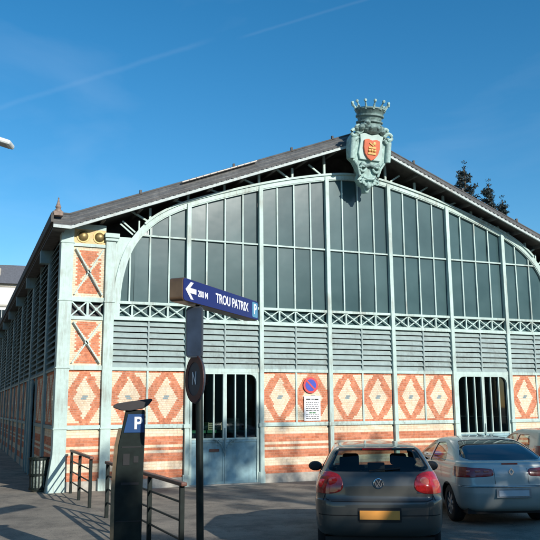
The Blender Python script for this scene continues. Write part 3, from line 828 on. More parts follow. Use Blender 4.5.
# interior seen through the left door
ct = empty('market_counter', (4.4, 2.2, 0)); tag(ct, 'green topped market counter with pale crates seen through the left door panes', 'counter')
m = MB(); m.box(-1.3, 1.3, -.35, .35, .0, 1.28); m.build('front_panel', BLACKM, ct)
m = MB(); m.box(-1.35, 1.35, -.42, .42, 1.285, 1.36); m.build('counter_top', mat('green_cloth', (.08, .30, .16), .7), ct)
for cx_, w_, h_, lb in ((.35, .42, .22, 'long pale crate on the green counter inside the left door'), (.95, .30, .34, 'tall pale crate at the right of the green counter inside the left door')):
    m = MB(); z0 = 1.362
    for k in range(4): m.box(cx_ - w_ / 2, cx_ + w_ / 2, -.30, -.285, z0 + h_ * k / 4 + .01, z0 + h_ * (k + 1) / 4 - .01)
    m.box(cx_ - w_ / 2, cx_ - w_ / 2 + .02, -.284, .1, z0, z0 + h_); m.box(cx_ + w_ / 2 - .02, cx_ + w_ / 2, -.284, .1, z0, z0 + h_); m.box(cx_ - w_ / 2 + .021, cx_ + w_ / 2 - .021, -.284, .1, z0, z0 + .02)
    o = m.build('crate', CRM[0], None, loc=(4.4, 2.2, 0)); tag(o, lb, 'crate')
bnr = MB(); bnr.box(-.16, .16, -.01, .01, -.20, .20); o = bnr.build('red_banner', SIGNR, None, loc=(4.15, 1.2, 2.85)); tag(o, 'small red banner hanging inside the left door', 'banner')

# ------------------------------------------------------------------ signs on the wall
ps = empty('no_parking_sign', (6.94, -.02, 2.61))
tag(ps, 'round red and blue no parking sign fixed to the brick wall above a white notice', 'sign')
m = MB(); m.lathe([(0, -.03), (.225, -.03), (.225, -.012)], (0, 0, 0), 36, 'y'); m.build('sign_ring', SIGNR, ps)
m = MB(); m.lathe([(0, -.035), (.165, -.035), (.165, -.0301)], (0, 0, 0), 32, 'y'); m.build('sign_disc', mat('sign_mid_blue', (.03, .06, .42), .4), ps)
m = MB(); m.bar((-.12, -.037, .12), (.12, -.037, -.12), .045, .004, up=(0, 1, 0)); m.build('sign_bar', SIGNR, ps)
nb = empty('notice_board', (6.98, -.02, 1.97))
tag(nb, 'white rectangular notice with lines of print below the round no parking sign', 'notice')
m = MB(); m.box(-.25, .25, -.025, -.012, -.34, .34); m.build('board', SIGNW, nb)
m = MB()
for z, w0, w1, t in ((.25, -.19, -.06, .035), (.25, -.03, .05, .02), (.24, .07, .19, .04)): m.box(w0, w1, -.028, -.0255, z - t / 2, z + t / 2)
rnd = random.Random(4)
for k in range(9):
    z = .16 - k * .055; x = -.20
    if k in (5,): continue
    while x < .18:
        w_ = rnd.uniform(.03, .09); m.box(x, min(x + w_, .20), -.028, -.0255, z - .008, z + .008); x += w_ + .018
m.build('print_lines', BLACKM, nb)
m = MB(); m.box(-.10, -.02, -.029, -.0255, -.14, -.10); m.box(.0, .10, -.029, -.0255, -.14, -.10); m.build('green_print', mat('green_ink', (.05, .2, .08), .5), nb)

# ------------------------------------------------------------------ direction sign post
post = empty('sign_post', (.36, -11.02, 0))
tag(post, 'dark slim metal post carrying the blue parking direction sign', 'sign post')
m = MB(); m.tube([(0.03, 0, 0), (-.02, 0, 3.22)], .042, 14); m.lathe([(.09, 0), (.09, .02), (.05, .05)], (0.03, 0, 0), 14)
m.build('pole', DGRN, post, smooth=True)
ang = math.atan2(-9.77 + 11.41, 1.58 - .03); Ls = math.hypot(1.64, 1.55)
dsn = empty('direction_sign', (.03, -11.41, 3.2), ang)
tag(dsn, 'long dark blue box sign reading TROU PATRIX with white arrow and parking symbol', 'sign')
m = MB(); prof = [(p[0] + Ls / 2, p[1] + .135) for p in rrect(Ls, .27, .045)]
m.prism(prof, 0.0, .17); m.build('sign_case', mat('bronze_case', (.20, .12, .07), .35, metal=.5, var=.2), dsn, bevel=.006)
m = MB(); m.prism([(p[0] + Ls / 2, p[1] + .135) for p in rrect(Ls - .02, .255, .04)], -.008, 0.0); m.build('sign_face', SIGNB, dsn)
m = MB(); ax, az = .05, .135
m.prism([(ax, az), (ax + .13, az + .10), (ax + .20, az + .10), (ax + .115, az + .03), (ax + .27, az + .03), (ax + .27, az - .03), (ax + .115, az - .03), (ax + .20, az - .10), (ax + .13, az - .10)], -.013, -.0085)
m.build('arrow', SIGNW, dsn)
FR = (R(90), 0, 0)
text('lettering', '200 M', .105, SIGNW, dsn, (.50, -.010, .125), FR, .002, 1.0, bold=.002)
text('lettering', 'TROU PATRIX', .165, SIGNW, dsn, (1.37, -.010, .135), FR, .002, .98, bold=.003)
m = MB(); m.prism([(p[0] + Ls - .135, p[1] + .135) for p in rrect(.19, .21, .02)], -.012, -.0085); pp = m.build('parking_panel', SIGNP, dsn)
text('parking_letter', 'P', .20, SIGNW, pp, (Ls - .135, -.014, .137), FR, .002, 1.0, bold=.004)
# blue-grey plate and round sign below
pd = Vector((-2.2524 - .36, -19.6565 + 11.02, 0)).normalized(); pa_ = math.atan2(pd.y, pd.x) + math.pi / 2
fg = empty('blank_plate_sign', (.285, -11.06, 2.88), pa_ - .35)
tag(fg, 'blue grey upright plate with rounded corners under the direction sign', 'sign')
m = MB(); m.prism(rrect(.21, .60, .045), -.03, .0); m.build('plate', SIGNG, fg, bevel=.004)
m = MB(); m.prism(rrect(.175, .56, .035), -.034, -.0301); m.build('plate_face', mat('faded_blue', (.03, .045, .075), .45, var=.35, scale=5), fg)
rs = empty('round_sign', (.315, -11.02, 2.335), math.atan2(-.11, -.99) + math.pi / 2)
tag(rs, 'round red ringed prohibition sign seen edge on low on the dark post', 'sign')
m = MB(); m.lathe([(0, -.02), (.28, -.02), (.285, -.01), (.28, .0), (0, 0)], (0, 0, 0), 40, 'y'); m.build('disc', SIGNG, rs)
m = MB(); m.lathe([(.195, -.021), (.195, -.026), (.275, -.026), (.275, -.021), (.195, -.021)], (0, 0, 0), 40, 'y'); m.build('ring', SIGNR_SHADE, rs)
text('numeral', 'N', .22, SIGNW, rs, (0, -.024, 0), FR, .002, .8)

# ------------------------------------------------------------------ parking meter
ma = math.atan2(-19.6565 + 9.9, -2.2524 + .2) + math.pi / 2
pm = empty('parking_meter', (-.19, -9.9, .0), ma)
tag(pm, 'tall dark green parking ticket machine with white P on blue and sloping cap', 'parking meter')
prof = [(-.19, 0), (-.19, .5), (-.195, .95), (-.185, 1.25), (-.165, 1.55), (-.125, 1.75), (-.085, 1.98), (.16, 1.98), (.165, 1.7), (.15, 1.0), (.15, 0)]
m = MB(); m.prism(prof, -.02, .26); m.build('body', DGRN, pm, bevel=.012)
m = MB()
edge = prof[:6]
for (x0, z0), (x1, z1) in zip(edge, edge[1:]):
    vs = [(x0 - .045, .0, z0), (x1 - .045, .0, z1), (x1 + .01, -.012, z1), (x0 + .01, -.012, z0), (x0 - .045, .25, z0), (x1 - .045, .25, z1), (x1 + .01, .25, z1), (x0 + .01, .25, z0)]
    m.add(vs, [(0, 1, 2, 3), (4, 7, 6, 5), (0, 4, 5, 1), (3, 2, 6, 7), (0, 3, 7, 4), (1, 5, 6, 2)])
m.build('front_cover', BEIGE, pm)
m = MB(); m.prism([(-.10, 1.70), (-.05, 1.93), (.150, 1.93), (.155, 1.70)], -.030, -.021); m.build('blue_panel', PBLUE, pm)
text('parking_letter', 'P', .21, SIGNW, pm, (.075, -.034, 1.81), FR, .002, 1.0, bold=.006)
m = MB(); cap = [(-.235, 2.01), (-.24, 2.04), (-.19, 2.065), (-.02, 2.09), (.17, 2.115), (.245, 2.12), (.25, 2.10), (.20, 2.04), (.14, 2.00), (-.02, 1.97), (-.14, 1.975)]
m.prism(cap, -.06, .30); m.build('cap', mat('cap_grey', (.03, .027, .027), .55), pm, bevel=.02)
m = MB(); m.box(-.12, .10, -.026, -.0205, 1.06, 1.09); m.box(-.12, .12, -.026, -.0205, 1.515, 1.53); m.box(-.17, .14, -.025, -.0205, .62, .63); m.box(-.10, -.02, -.026, -.0205, 1.30, 1.44); m.box(.03, .09, -.026, -.0205, 1.33, 1.41)
m.build('coin_panel', BLACKM, pm)

# ------------------------------------------------------------------ railings
def railing(posts, n_label):
    (x0, y0) = posts[0]; (x1, y1) = posts[-1]
    r = empty('railing', (x0, y0, 0)); tag(r, n_label, 'railing', 'railings along the pavement edge')
    for (x, y) in posts:
        m = MB(); m.box(x - x0 - .032, x - x0 + .032, y - y0 - .032, y - y0 + .032, 0, .97); m.build('post', DGRN, r, bevel=.006)
    d = Vector((x1 - x0, y1 - y0, 0)).normalized() * .10
    m = MB(); m.bar((-d.x, -d.y, 1.0), (x1 - x0 + d.x, y1 - y0 + d.y, 1.0), .085, .055); m.build('handrail', BROWNW, r, bevel=.015)
    for z in (.28, .52, .76):
        m = MB(); m.tube([(0, 0, z), (x1 - x0, y1 - y0, z)], .016, 8); m.build('crossbar', DGRN, r, smooth=True)
railing([(.38, -.35), (.36, -1.85), (.37, -3.3)], 'dark railing with brown handrail nearest the corner of the market hall')
railing([(.43, -4.9), (.48, -6.4), (.54, -7.85), (.60, -9.45)], 'dark railing with brown handrail running behind the parking ticket machine')

# ------------------------------------------------------------------ litter bin
bn = empty('litter_bin', (-.30, .42, 0)); tag(bn, 'dark green round slatted litter bin in shade by the building corner', 'litter bin')
m = MB(); m.lathe([(.13, 0), (.17, .03), (.19, .1), (.205, .78), (.19, .80), (.17, .3), (.0, .1)], (0, 0, 0), 24); m.build('liner', BINBAG, bn, smooth=True)
m = MB()
for k in range(16):
    a = 2 * math.pi * k / 16; m.bar((.20 * math.cos(a), .20 * math.sin(a), .05), (.225 * math.cos(a), .225 * math.sin(a), .78), .03, .012, up=(math.cos(a), math.sin(a), 0))
for z, r_ in ((.08, .215), (.42, .225), (.80, .245)): m.lathe([(r_ - .012, z - .025), (r_ + .012, z - .025), (r_ + .012, z + .025), (r_ - .012, z + .025), (r_ - .012, z - .025)], (0, 0, 0), 24)
m.build('cage', DGRN, bn)

# ------------------------------------------------------------------ street lamp whose head enters the frame
lp = empty('street_lamp', (-7.2, -5.2, 0)); tag(lp, 'white street lamp head reaching in high at the left edge', 'street lamp')
m = MB(); m.lathe([(.13, 0), (.13, .4), (.08, .5), (.055, 6.6), (.0, 6.65)], (0, 0, 0), 14); m.build('pole', WHITE, lp, smooth=True)
m = MB(); m.tube([(0, 0, 6.4), (1.2, -.35, 6.95), (2.8, -.85, 7.0), (4.6, -1.45, 6.62)], .04, 8); m.build('arm', WHITE, lp, smooth=True)
m = MB(); m.bar((4.4, -1.39, 6.68), (5.52, -1.76, 6.30), .30, .085); m.build('lamp_head', WHITE, lp, bevel=.03)
m = MB(); m.bar((4.55, -1.44, 6.585), (5.45, -1.735, 6.285), .22, .02); m.build('lamp_lens', GALV, lp)

# ------------------------------------------------------------------ cars
def crv(keys, per):
    out = []
    for i in range(len(keys) - 1):
        q = [keys[max(i - 1, 0)], keys[i], keys[i + 1], keys[min(i + 2, len(keys) - 1)]]
        n = per
        for k in range(n):
            c = cr1(*q, k / n)
            lo = [min(a, b) for a, b in zip(keys[i], keys[i + 1])]; hi = [max(a, b) for a, b in zip(keys[i], keys[i + 1])]
            sl = [(h - l_) * .08 + .0005 for h, l_ in zip(hi, lo)]
            out.append([min(max(v, l_ - s_), h + s_) for v, l_, h, s_ in zip(c, lo, hi, sl)])
    out.append(list(keys[-1])); return out

class Car:
    """hull built from horizontal outlines: key = (z, y_rear, y_front, half_width, bow, corner_x, corner_y)"""
    def __init__(s, keys, L, kb=.05):
        s.keys = keys; s.L = L; s.kb = kb; s.sl = crv(keys, 7)
    def outline(s, k, nx=14, nc=12, ny=110):
        z, yr, yf, W, bow, rx, ry = k
        W = max(W, .01); yf = max(yf, yr + .02)
        rx = min(rx, W * .9); ry = min(ry, (yf - yr) * .42)
        bow = min(bow, (yf - yr) * .2); p = []
        e = W - rx
        for i in range(nx): x = e * i / nx; p.append((x, yr + bow * (x / W) ** 2))
        for i in range(nc):
            a = math.pi / 2 * i / nc; x = e + rx * math.sin(a); p.append((x, yr + bow * (e / W) ** 2 + ry * (1 - math.cos(a))))
        ya, yb = yr + bow * (e / W) ** 2 + ry, yf - bow * (e / W) ** 2 * 1.5 - ry * 1.2
        for i in range(ny): p.append((W, ya + (yb - ya) * i / ny))
        for i in range(nc):
            a = math.pi / 2 * i / nc; x = e + rx * math.cos(a); p.append((x, yb + ry * 1.2 * math.sin(a)))
        for i in range(nx + 1): x = e * (1 - i / nx); p.append((x, yf - bow * 1.5 * (x / W) ** 2))
        q = []
        for x, y in p:
            t = (y - s.L / 2) / (s.L / 2); q.append((x * (1 - s.kb * t * t - (.05 * max(t, 0) ** 3)), y, z))
        return q
    def bm(s):
        bm = bmesh.new(); rows = []
        for k in s.sl:
            o = s.outline(k); rows.append([bm.verts.new(v) for v in o] + [bm.verts.new((-v[0], v[1], v[2])) for v in reversed(o[1:-1])])
        n = len(rows[0])
        for a, b in zip(rows, rows[1:]):
            for i in range(n):
                try: bm.faces.new((a[i], a[(i + 1) % n], b[(i + 1) % n], b[i]))
                except ValueError: pass
        bm.faces.new(rows[-1])
        bmesh.ops.recalc_face_normals(bm, faces=bm.faces)
        return bm
    def at(s, z):
        for a, b in zip(s.sl, s.sl[1:]):
            if a[0] <= z <= b[0] and b[0] > a[0]:
                t = (z - a[0]) / (b[0] - a[0]); return [u + (v - u) * t for u, v in zip(a, b)]
        return s.sl[-1] if z > s.sl[-1][0] else s.sl[0]
    def rear(s, x, z, off=0.0):
        """point on the rear surface at lateral x and height z"""
        k = list(s.at(z)); o = s.outline(k)
        for a, b in zip(o[:60], o[1:61]):
            if a[0] - 1e-6 <= abs(x) <= b[0] + 1e-6:
                t = (abs(x) - a[0]) / max(b[0] - a[0], 1e-6); y = a[1] + (b[1] - a[1]) * t; return Vector((x, y - off, z))
        return Vector((x, o[26][1] - off, z))

def cut(bm, lay, tagv, poly, ax, sel):
    """cut a polygonal region (given in two axes) out of the hull faces chosen by sel and tag it"""
    i0, i1 = ax; n = len(poly)
    c0 = min(p[0] for p in poly) - .06; c1 = max(p[0] for p in poly) + .06; d0 = min(p[1] for p in poly) - .06; d1 = max(p[1] for p in poly) + .06
    def cand():
        fs = []
        for f in bm.faces:
            c = f.calc_center_median()
            if c0 < c[i0] < c1 and d0 < c[i1] < d1 and sel(f, c): fs.append(f)
        return fs
    for k in range(n):
        a, b = poly[k], poly[(k + 1) % n]
        dx, dy = b[0] - a[0], b[1] - a[1]; ln = math.hypot(dx, dy)
        co_ = [0, 0, 0]; no_ = [0, 0, 0]; co_[i0], co_[i1] = a; no_[i0], no_[i1] = -dy / ln, dx / ln
        fs = []
        for f in cand():
            c = f.calc_center_median(); t = ((c[i0] - a[0]) * dx + (c[i1] - a[1]) * dy) / ln
            if -.08 < t < ln + .08 and abs((c[i0] - a[0]) * -dy + (c[i1] - a[1]) * dx) / ln < .12: fs.append(f)
        geom = fs + list({e for f in fs for e in f.edges}) + list({v for f in fs for v in f.verts})
        bmesh.ops.bisect_plane(bm, geom=geom, dist=1e-5, plane_co=co_, plane_no=no_)
    def inside(x, y):
        r_ = False
        for k in range(n):
            (xa, ya), (xb, yb) = poly[k], poly[(k + 1) % n]
            if (ya > y) != (yb > y) and x < (xb - xa) * (y - ya) / (yb - ya) + xa: r_ = not r_
        return r_
    cnt = 0
    for f in cand():
        c = f.calc_center_median()
        if f[lay] == 0 and inside(c[i0], c[i1]): f[lay] = tagv; cnt += 1
    return cnt

def rounded(poly, r=.04, n=4):
    out = []; N = len(poly)
    for i in range(N):
        p, a, b = Vector(poly[i]), Vector(poly[i - 1]), Vector(poly[(i + 1) % N])
        da, db = (a - p), (b - p); ra = min(r, da.length * .45); rb = min(r, db.length * .45)
        A, B = p + da.normalized() * ra, p + db.normalized() * rb
        for k in range(n + 1):
            t = k / n; q = A * (1 - t) ** 2 + p * 2 * t * (1 - t) + B * t * t; out.append((q.x, q.y))
    return out

def extract(bm, lay, tags, name, m, parent, off=0.0, solid=0.0, inner=None):
    me = bpy.data.meshes.new(name); b2 = bm.copy(); l2 = b2.faces.layers.int['t']
    bmesh.ops.delete(b2, geom=[f for f in b2.faces if f[l2] not in tags], context='FACES')
    if off:
        b2.normal_update()
        for v in b2.verts: v.co += v.normal * off
    for f in b2.faces: f.smooth = True
    b2.to_mesh(me); b2.free(); me.materials.append(m)
    if inner: me.materials.append(inner)
    o = bpy.data.objects.new(name, me); COL.objects.link(o); o.parent = parent
    if solid:
        md = o.modifiers.new('solid', 'SOLIDIFY'); md.thickness = solid; md.offset = -1
        if inner: md.material_offset = 1; md.material_offset_rim = 1
    try: me.set_sharp_from_angle(angle=R(50))
    except Exception: pass
    return o

def wheel(parent, x, y, r, w_, spokes, out):
    s_ = 1 if out > 0 else -1
    m = MB(); m.lathe([(r * .62, -w_ / 2), (r * .88, -w_ / 2), (r * .97, -w_ / 2 + .02), (r, -w_ / 4), (r, w_ / 4), (r * .97, w_ / 2 - .02), (r * .88, w_ / 2), (r * .62, w_ / 2), (r * .6, 0), (r * .62, -w_ / 2)], (x, y, r), 40, 'x')
    t = empty('wheel', (0, 0, 0)); t.parent = parent
    m.build('tyre', TYRE, t, smooth=True)
    m = MB(); xo = x + s_ * (w_ / 2 - .02)
    m.lathe([(r * .60, -.0), (r * .66, s_ * .012), (r * .66, -s_ * .08), (r * .58, -s_ * .09), (r * .60, -.0)], (xo, y, r), 40, 'x')
    for k in range(spokes):
        a = 2 * math.pi * k / spokes + .3; ca, sa = math.cos(a), math.sin(a)
        m.bar((xo - s_ * .01, y + r * .08 * ca, r + r * .08 * sa), (xo - s_ * .008, y + r * .62 * ca, r + r * .62 * sa), .05, .02, up=(1, 0, 0))
    m.lathe([(0, s_ * .01), (r * .16, s_ * .008), (r * .18, -s_ * .03)], (xo, y, r), 20, 'x')
    m.build('rim', RIM, t, smooth=True)
    m = MB(); m.lathe([(0, -s_ * .06), (r * .56, -s_ * .06), (r * .56, -s_ * .07)], (xo, y, r), 24, 'x'); m.build('brake_disc', BLACKM, t)

def ribbon_rear(car, pts, w_, off=.003):
    """thin strip lying on the rear surface along a polyline of (x,z)"""
    m = MB(); P = []
    for (x0, z0), (x1, z1) in zip(pts, pts[1:]):
        n = max(2, int(math.hypot(x1 - x0, z1 - z0) / .03))
        P += [(x0 + (x1 - x0) * k / n, z0 + (z1 - z0) * k / n) for k in range(n)]
    P.append(pts[-1])
    V = []
    for i, p in enumerate(P):
        a, b = Vector(P[max(i - 1, 0)]), Vector(P[min(i + 1, len(P) - 1)]); d = (b - a).normalized(); nx, nz = -d.y * w_ / 2, d.x * w_ / 2
        V.append((car.rear(p[0] + nx, p[1] + nz, off), car.rear(p[0] - nx, p[1] - nz, off)))
    for a, b in zip(V, V[1:]): m.add([a[0], a[1], b[1], b[0]], [(0, 1, 2, 3)])
    return m

def build_car(name, label, loc, heading, keys, L, paint, rearwin, sidewins, windsh, lights, wheels, belt, glassmat, seats=True, kb=.05, smoked=None):
    root = empty(name, (loc[0], loc[1], 0), -R(heading)); tag(root, label, 'car', 'cars parked in front of the market hall')
    car = Car(keys, L, kb); bm = car.bm(); lay = bm.faces.layers.int.new('t')
    rearf = lambda f, c: c.y < L * .42 and f.normal.y < -.04
    frontf = lambda f, c: c.y > L * .45 and f.normal.y > .1
    T = {}
    cut(bm, lay, 1, rounded(rearwin, .05), (0, 2), rearf)
    cut(bm, lay, 2, rounded(windsh, .05), (0, 2), lambda f, c: frontf(f, c) and f.normal.z > .2)
    for s_ in (-1, 1):
        for j, wpoly in enumerate(sidewins):
            cut(bm, lay, 10 + j * 2 + (s_ > 0), rounded(wpoly, .04), (1, 2), lambda f, c: c.x * s_ > .3 and abs(f.normal.x) > .45)
        for j, (lpoly, lm) in enumerate(lights):
            cut(bm, lay, 40 + j * 2 + (s_ > 0), rounded([(s_ * a, b) for a, b in lpoly], .07), (0, 2), lambda f, c: c.x * s_ > .2 and c.y < .55 and f.normal.y < -.02)
        for (wy, wr) in wheels:
            circ = [(wy + wr * 1.15 * math.cos(2 * math.pi * k / 20), wr + wr * 1.13 * math.sin(2 * math.pi * k / 20)) for k in range(20)]
            cut(bm, lay, 99, circ, (1, 2), lambda f, c: c.x * s_ > .3 and abs(f.normal.x) > .3)
    body = extract(bm, lay, [0], 'body', paint, root, solid=.025, inner=DARKIN)
    g = extract(bm, lay, [1], 'rear_window', smoked or glassmat, root, off=-.008)
    extract(bm, lay, [2], 'windscreen', glassmat, root, off=-.008)
    for j in range(len(sidewins)):
        for q in (0, 1): extract(bm, lay, [10 + j * 2 + q], 'side_window', glassmat, root, off=-.008)
    for q in (0, 1):
        tl = None
        for j, (lp_, lm) in enumerate(lights):
            o = extract(bm, lay, [40 + j * 2 + q], 'tail_light' if tl is None else 'lamp_segment', lm, tl or root, off=.006, solid=.012)
            tl = tl or o
    bm.free()
    for (wy, wr) in wheels:
        for s_ in (-1, 1): wheel(root, s_ * (car.at(.5)[3] * (1 - kb * ((wy - L / 2) / (L / 2)) ** 2) - .125), wy, wr, .205, 7, s_)
    # underbody and wheel housings
    m = MB(); m.box(-.72, .72, .25, L - .25, .20, .30); m.box(-.55, .55, .5, L - .5, .30, .55); m.build('underbody', BLACKM, root)
    if seats:
        m = MB()
        for sx in (-.36, .36):
            m.box(sx - .23, sx + .23, L * .42, L * .42 + .5, .45, .62); m.bar((sx, L * .42 + .02, .6), (sx, L * .42 - .12, 1.12), .44, .12, up=(0, 1, 0))
            m.bar((sx, L * .42 - .13, 1.13), (sx, L * .42 - .14, 1.30), .25, .09, up=(0, 1, 0))
        m.build('front_seats', DARKIN, root, bevel=.04)
        m = MB(); ry = L * .20 + .15
        m.bar((-.62, ry, .55), (-.62, ry - .10, .98), .02, .1, up=(0, 1, 0)); m.box(-.62, .62, ry - .10, ry + .02, .45, 1.10)
        for sx, hw in ((-.38, .14), (0, .12), (.38, .14)):
            m.box(sx - hw, sx + hw, ry - .12, ry - .02, 1.08, 1.08 + (.21 if sx else .13))
        m.build('rear_seat', DARKIN, root, bevel=.04)
        m = MB(); m.box(-.62, .62, L * .66, L * .72, .75, belt + .02); m.build('dashboard', DARKIN, root)
        m = MB(); m.box(-.11, .11, L * .585, L * .585 + .03, 1.31, 1.385); m.build('rear_view_mirror', BLACKM, root, bevel=.015)
    # door mirrors
    for s_ in (-1, 1):
        W = car.at(belt)[3] * .99
        m = MB(); mx_, my = s_ * (W + .10), L * .635
        n_ = 12; prof_ = [(0, -.07), (.055, -.06), (.075, -.02), (.07, .03), (.04, .08), (0, .10)]
        m.lathe(prof_, (0, 0, 0), 18, 'y'); m.v = [(v[0] * 1.5 + mx_, v[1] + my, v[2] * 1.05 + belt + .06) for v in m.v]
        mm = m.build('door_mirror', BLACKM, root, smooth=True)
        m = MB(); m.bar((s_ * (W - .06), my + .02, belt + .02), (s_ * (W + .04), my + .02, belt + .03), .06, .04); m.build('mirror_arm', BLACKM, mm)
    # door and sill gaps on the sides
    return root, car

def side_gap(car, root, pts, w_=.008):
    for s_ in (-1, 1):
        m = MB()
        P = []
        for (y0, z0), (y1, z1) in zip(pts, pts[1:]):
            n = max(2, int(math.hypot(y1 - y0, z1 - z0) / .04)); P += [(y0 + (y1 - y0) * k / n, z0 + (z1 - z0) * k / n) for k in range(n)]
        P.append(pts[-1])
        def sx(y, z):
            k = car.at(z); o = car.outline(k)
            for a, b in zip(o[14:], o[15:]):
                if a[1] <= y <= b[1]: return a[0] + (b[0] - a[0]) * (y - a[1]) / max(b[1] - a[1], 1e-6)
            return k[3]
        V = []
        for i, p in enumerate(P):
            a, b = Vector(P[max(i - 1, 0)]), Vector(P[min(i + 1, len(P) - 1)]); d = (b - a).normalized(); ny, nz = -d.y * w_ / 2, d.x * w_ / 2
            V.append([(s_ * (sx(p[0] + q * ny, p[1] + q * nz) + .003), p[0] + q * ny, p[1] + q * nz) for q in (1, -1)])
        for a, b in zip(V, V[1:]): m.add([a[0], a[1], b[1], b[0]], [(0, 1, 2, 3)])
        m.build('door_gap', SEAM, root)

# --- graphite hatchback
GK = [(.30, .20, 4.0, .76, .05, .30, .30), (.34, .09, 4.1, .82, .05, .28, .32), (.42, .02, 4.18, .86, .06, .28, .34), (.54, .0, 4.2, .875, .07, .28, .34), (.70, .0, 4.18, .88, .07, .28, .34),
      (.775, .015, 4.1, .88, .07, .27, .33), (.80, .045, 4.05, .878, .07, .26, .32), (.84, .062, 3.95, .875, .07, .26, .32), (.95, .07, 3.5, .865, .07, .26, .32), (1.00, .08, 3.12, .85, .07, .26, .32),
      (1.08, .105, 2.98, .815, .06, .24, .30), (1.13, .15, 2.88, .785, .06, .22, .28), (1.20, .20, 2.74, .745, .06, .20, .26), (1.30, .28, 2.52, .69, .06, .20, .26), (1.39, .36, 2.30, .635, .06, .20, .26),
      (1.43, .42, 2.16, .59, .06, .22, .28), (1.455, .55, 2.05, .53, .05, .25, .30), (1.472, .80, 1.95, .43, .04, .25, .3), (1.482, 1.1, 1.85, .29, .02, .2, .3), (1.487, 1.4, 1.75, .10, .01, .08, .1)]
rw = [(-.60, 1.145), (.60, 1.145), (.69, 1.18), (.545, 1.415), (.50, 1.43), (-.50, 1.43), (-.545, 1.415), (-.69, 1.18)]
sw = [[(.85, 1.06), (1.72, 1.02), (1.72, 1.36), (1.1, 1.37)], [(1.80, 1.02), (3.0, 1.0), (2.35, 1.34), (1.80, 1.37)]]
ws = [(-.68, 1.03), (.68, 1.03), (.52, 1.39), (-.52, 1.39)]
lt = [([(.455, .97), (.50, .895), (.62, .865), (.92, .865), (.92, 1.06), (.80, 1.13), (.62, 1.145), (.50, 1.10)], TAILR), ]
gol, gc = build_car('hatchback_car', 'dark grey hatchback with orange rear plate seen from behind at bottom', (2.93, -10.65), 28, GK, 4.2, GREYP, rw, sw, ws, lt, ((.82, .315), (3.36, .315)), .98, CGLASS)
m = ribbon_rear(gc, [(-.70, .80), (-.62, .775), (.62, .775), (.70, .80), (.71, .84)], .012); m.build('tailgate_gap', SEAM, gol)
m = ribbon_rear(gc, [(.74, .78), (.705, .86)], .008); m.build('tailgate_gap', SEAM, gol)
m = ribbon_rear(gc, [(-.74, .78), (-.705, .86)], .008); m.build('tailgate_gap', SEAM, gol)
m = ribbon_rear(gc, [(-.27, .53), (.27, .53), (.27, .685), (-.27, .685), (-.27, .53)], .03, .004); m.build('plate_recess', BLACKM, gol)
p = gc.rear(0, .61, .012); m = MB(); m.box(-.26, .26, p.y - .008, p.y + .002, .553, .665); m.build('number_plate', PLATEO, gol, bevel=.003)
bd = gc.rear(0, 1.00, .008)
m = MB(); m.lathe([(0, -.004), (.062, -.006), (.066, 0), (.066, .02)], (0, bd.y, 1.0), 28, 'y'); badge = m.build('badge', SIGNG, gol, smooth=True)
m = MB(); m.lathe([(.056, -.008), (.060, -.014), (.067, -.012), (.067, 0), (.056, -.008)], (0, bd.y, 1.0), 28, 'y')
for a, b in (((-.028, .048), (-.002, .004)), ((.028, .048), (.002, .004)), ((-.05, .024), (-.026, -.044)), ((-.026, -.044), (0, .0)), ((0, .0), (.026, -.044)), ((.026, -.044), (.05, .024))):
    m.bar((a[0], bd.y - .011, 1.0 + a[1]), (b[0], bd.y - .011, 1.0 + b[1]), .010, .006, up=(0, 1, 0))
m.build('badge_emblem', CHROME, badge, smooth=True)
for s_ in (-1, 1):
    m = MB()
    for cx_, cz_, r_ in ((.60, 1.02, .062), (.74, .99, .06)):
        q = gc.rear(s_ * cx_, cz_, .008); m.lathe([(0, -.008), (r_ * .6, -.006), (r_, .0), (r_, .03)], (q.x, q.y, q.z), 20, 'y')
    m.build('lamp_lens', TAILP if s_ > 0 else TAILR, gol, smooth=True)  # right lens paler, sunlight on it put into the colour
m = ribbon_rear(gc, [(.50, .885), (.62, .885)], .016, .005); m.build('model_script', CHROME, gol)
# roof-edge spoiler with the red high brake light
m = MB(); m.bar((-.52, .37, 1.435), (.52, .37, 1.435), .10, .03); m.build('roof_spoiler', GREYP, gol, bevel=.012)
m = MB(); m.bar((-.20, .315, 1.430), (.20, .315, 1.430), .012, .022); m.build('high_brake_light', TAILD, gol)
m = MB(); q = gc.rear(0, 1.17, .02); m.bar((-.12, q.y - .01, 1.16), (.30, q.y + .025, 1.195), .014, .014); m.build('rear_wiper', BLACKM, gol)
m = ribbon_rear(gc, [(-.80, .60), (.80, .60)], .012, .003); m.build('bumper_crease', SEAM, gol)
side_gap(gc, gol, [(1.76, .32), (1.76, 1.0)]); side_gap(gc, gol, [(3.0, .32), (3.02, .98)])

# --- silver liftback
LK = [(.24, .20, 4.35, .76, .05, .30, .32), (.30, .10, 4.45, .82, .07, .28, .34), (.40, .04, 4.54, .86, .09, .28, .36), (.55, .0, 4.58, .88, .10, .28, .36), (.655, .0, 4.56, .885, .10, .28, .36), (.67, .02, 4.54, .885, .10, .28, .36),
      (.70, .03, 4.5, .885, .10, .28, .36), (.82, .05, 4.3, .88, .10, .26, .36), (.90, .07, 3.95, .87, .10, .26, .36), (.97, .10, 3.55, .855, .10, .26, .36), (1.02, .12, 3.35, .84, .10, .26, .36), (1.045, .16, 3.28, .825, .09, .24, .34),
      (1.06, .26, 3.22, .815, .09, .24, .34), (1.12, .40, 3.08, .785, .09, .22, .32), (1.20, .58, 2.9, .74, .09, .22, .32), (1.30, .84, 2.66, .68, .09, .22, .32), (1.365, 1.08, 2.48, .63, .08, .22, .32), (1.40, 1.28, 2.34, .57, .07, .24, .32),
      (1.42, 1.5, 2.2, .48, .05, .25, .3), (1.432, 1.7, 2.1, .33, .03, .2, .2), (1.437, 1.85, 2.0, .12, .01, .08, .08)]
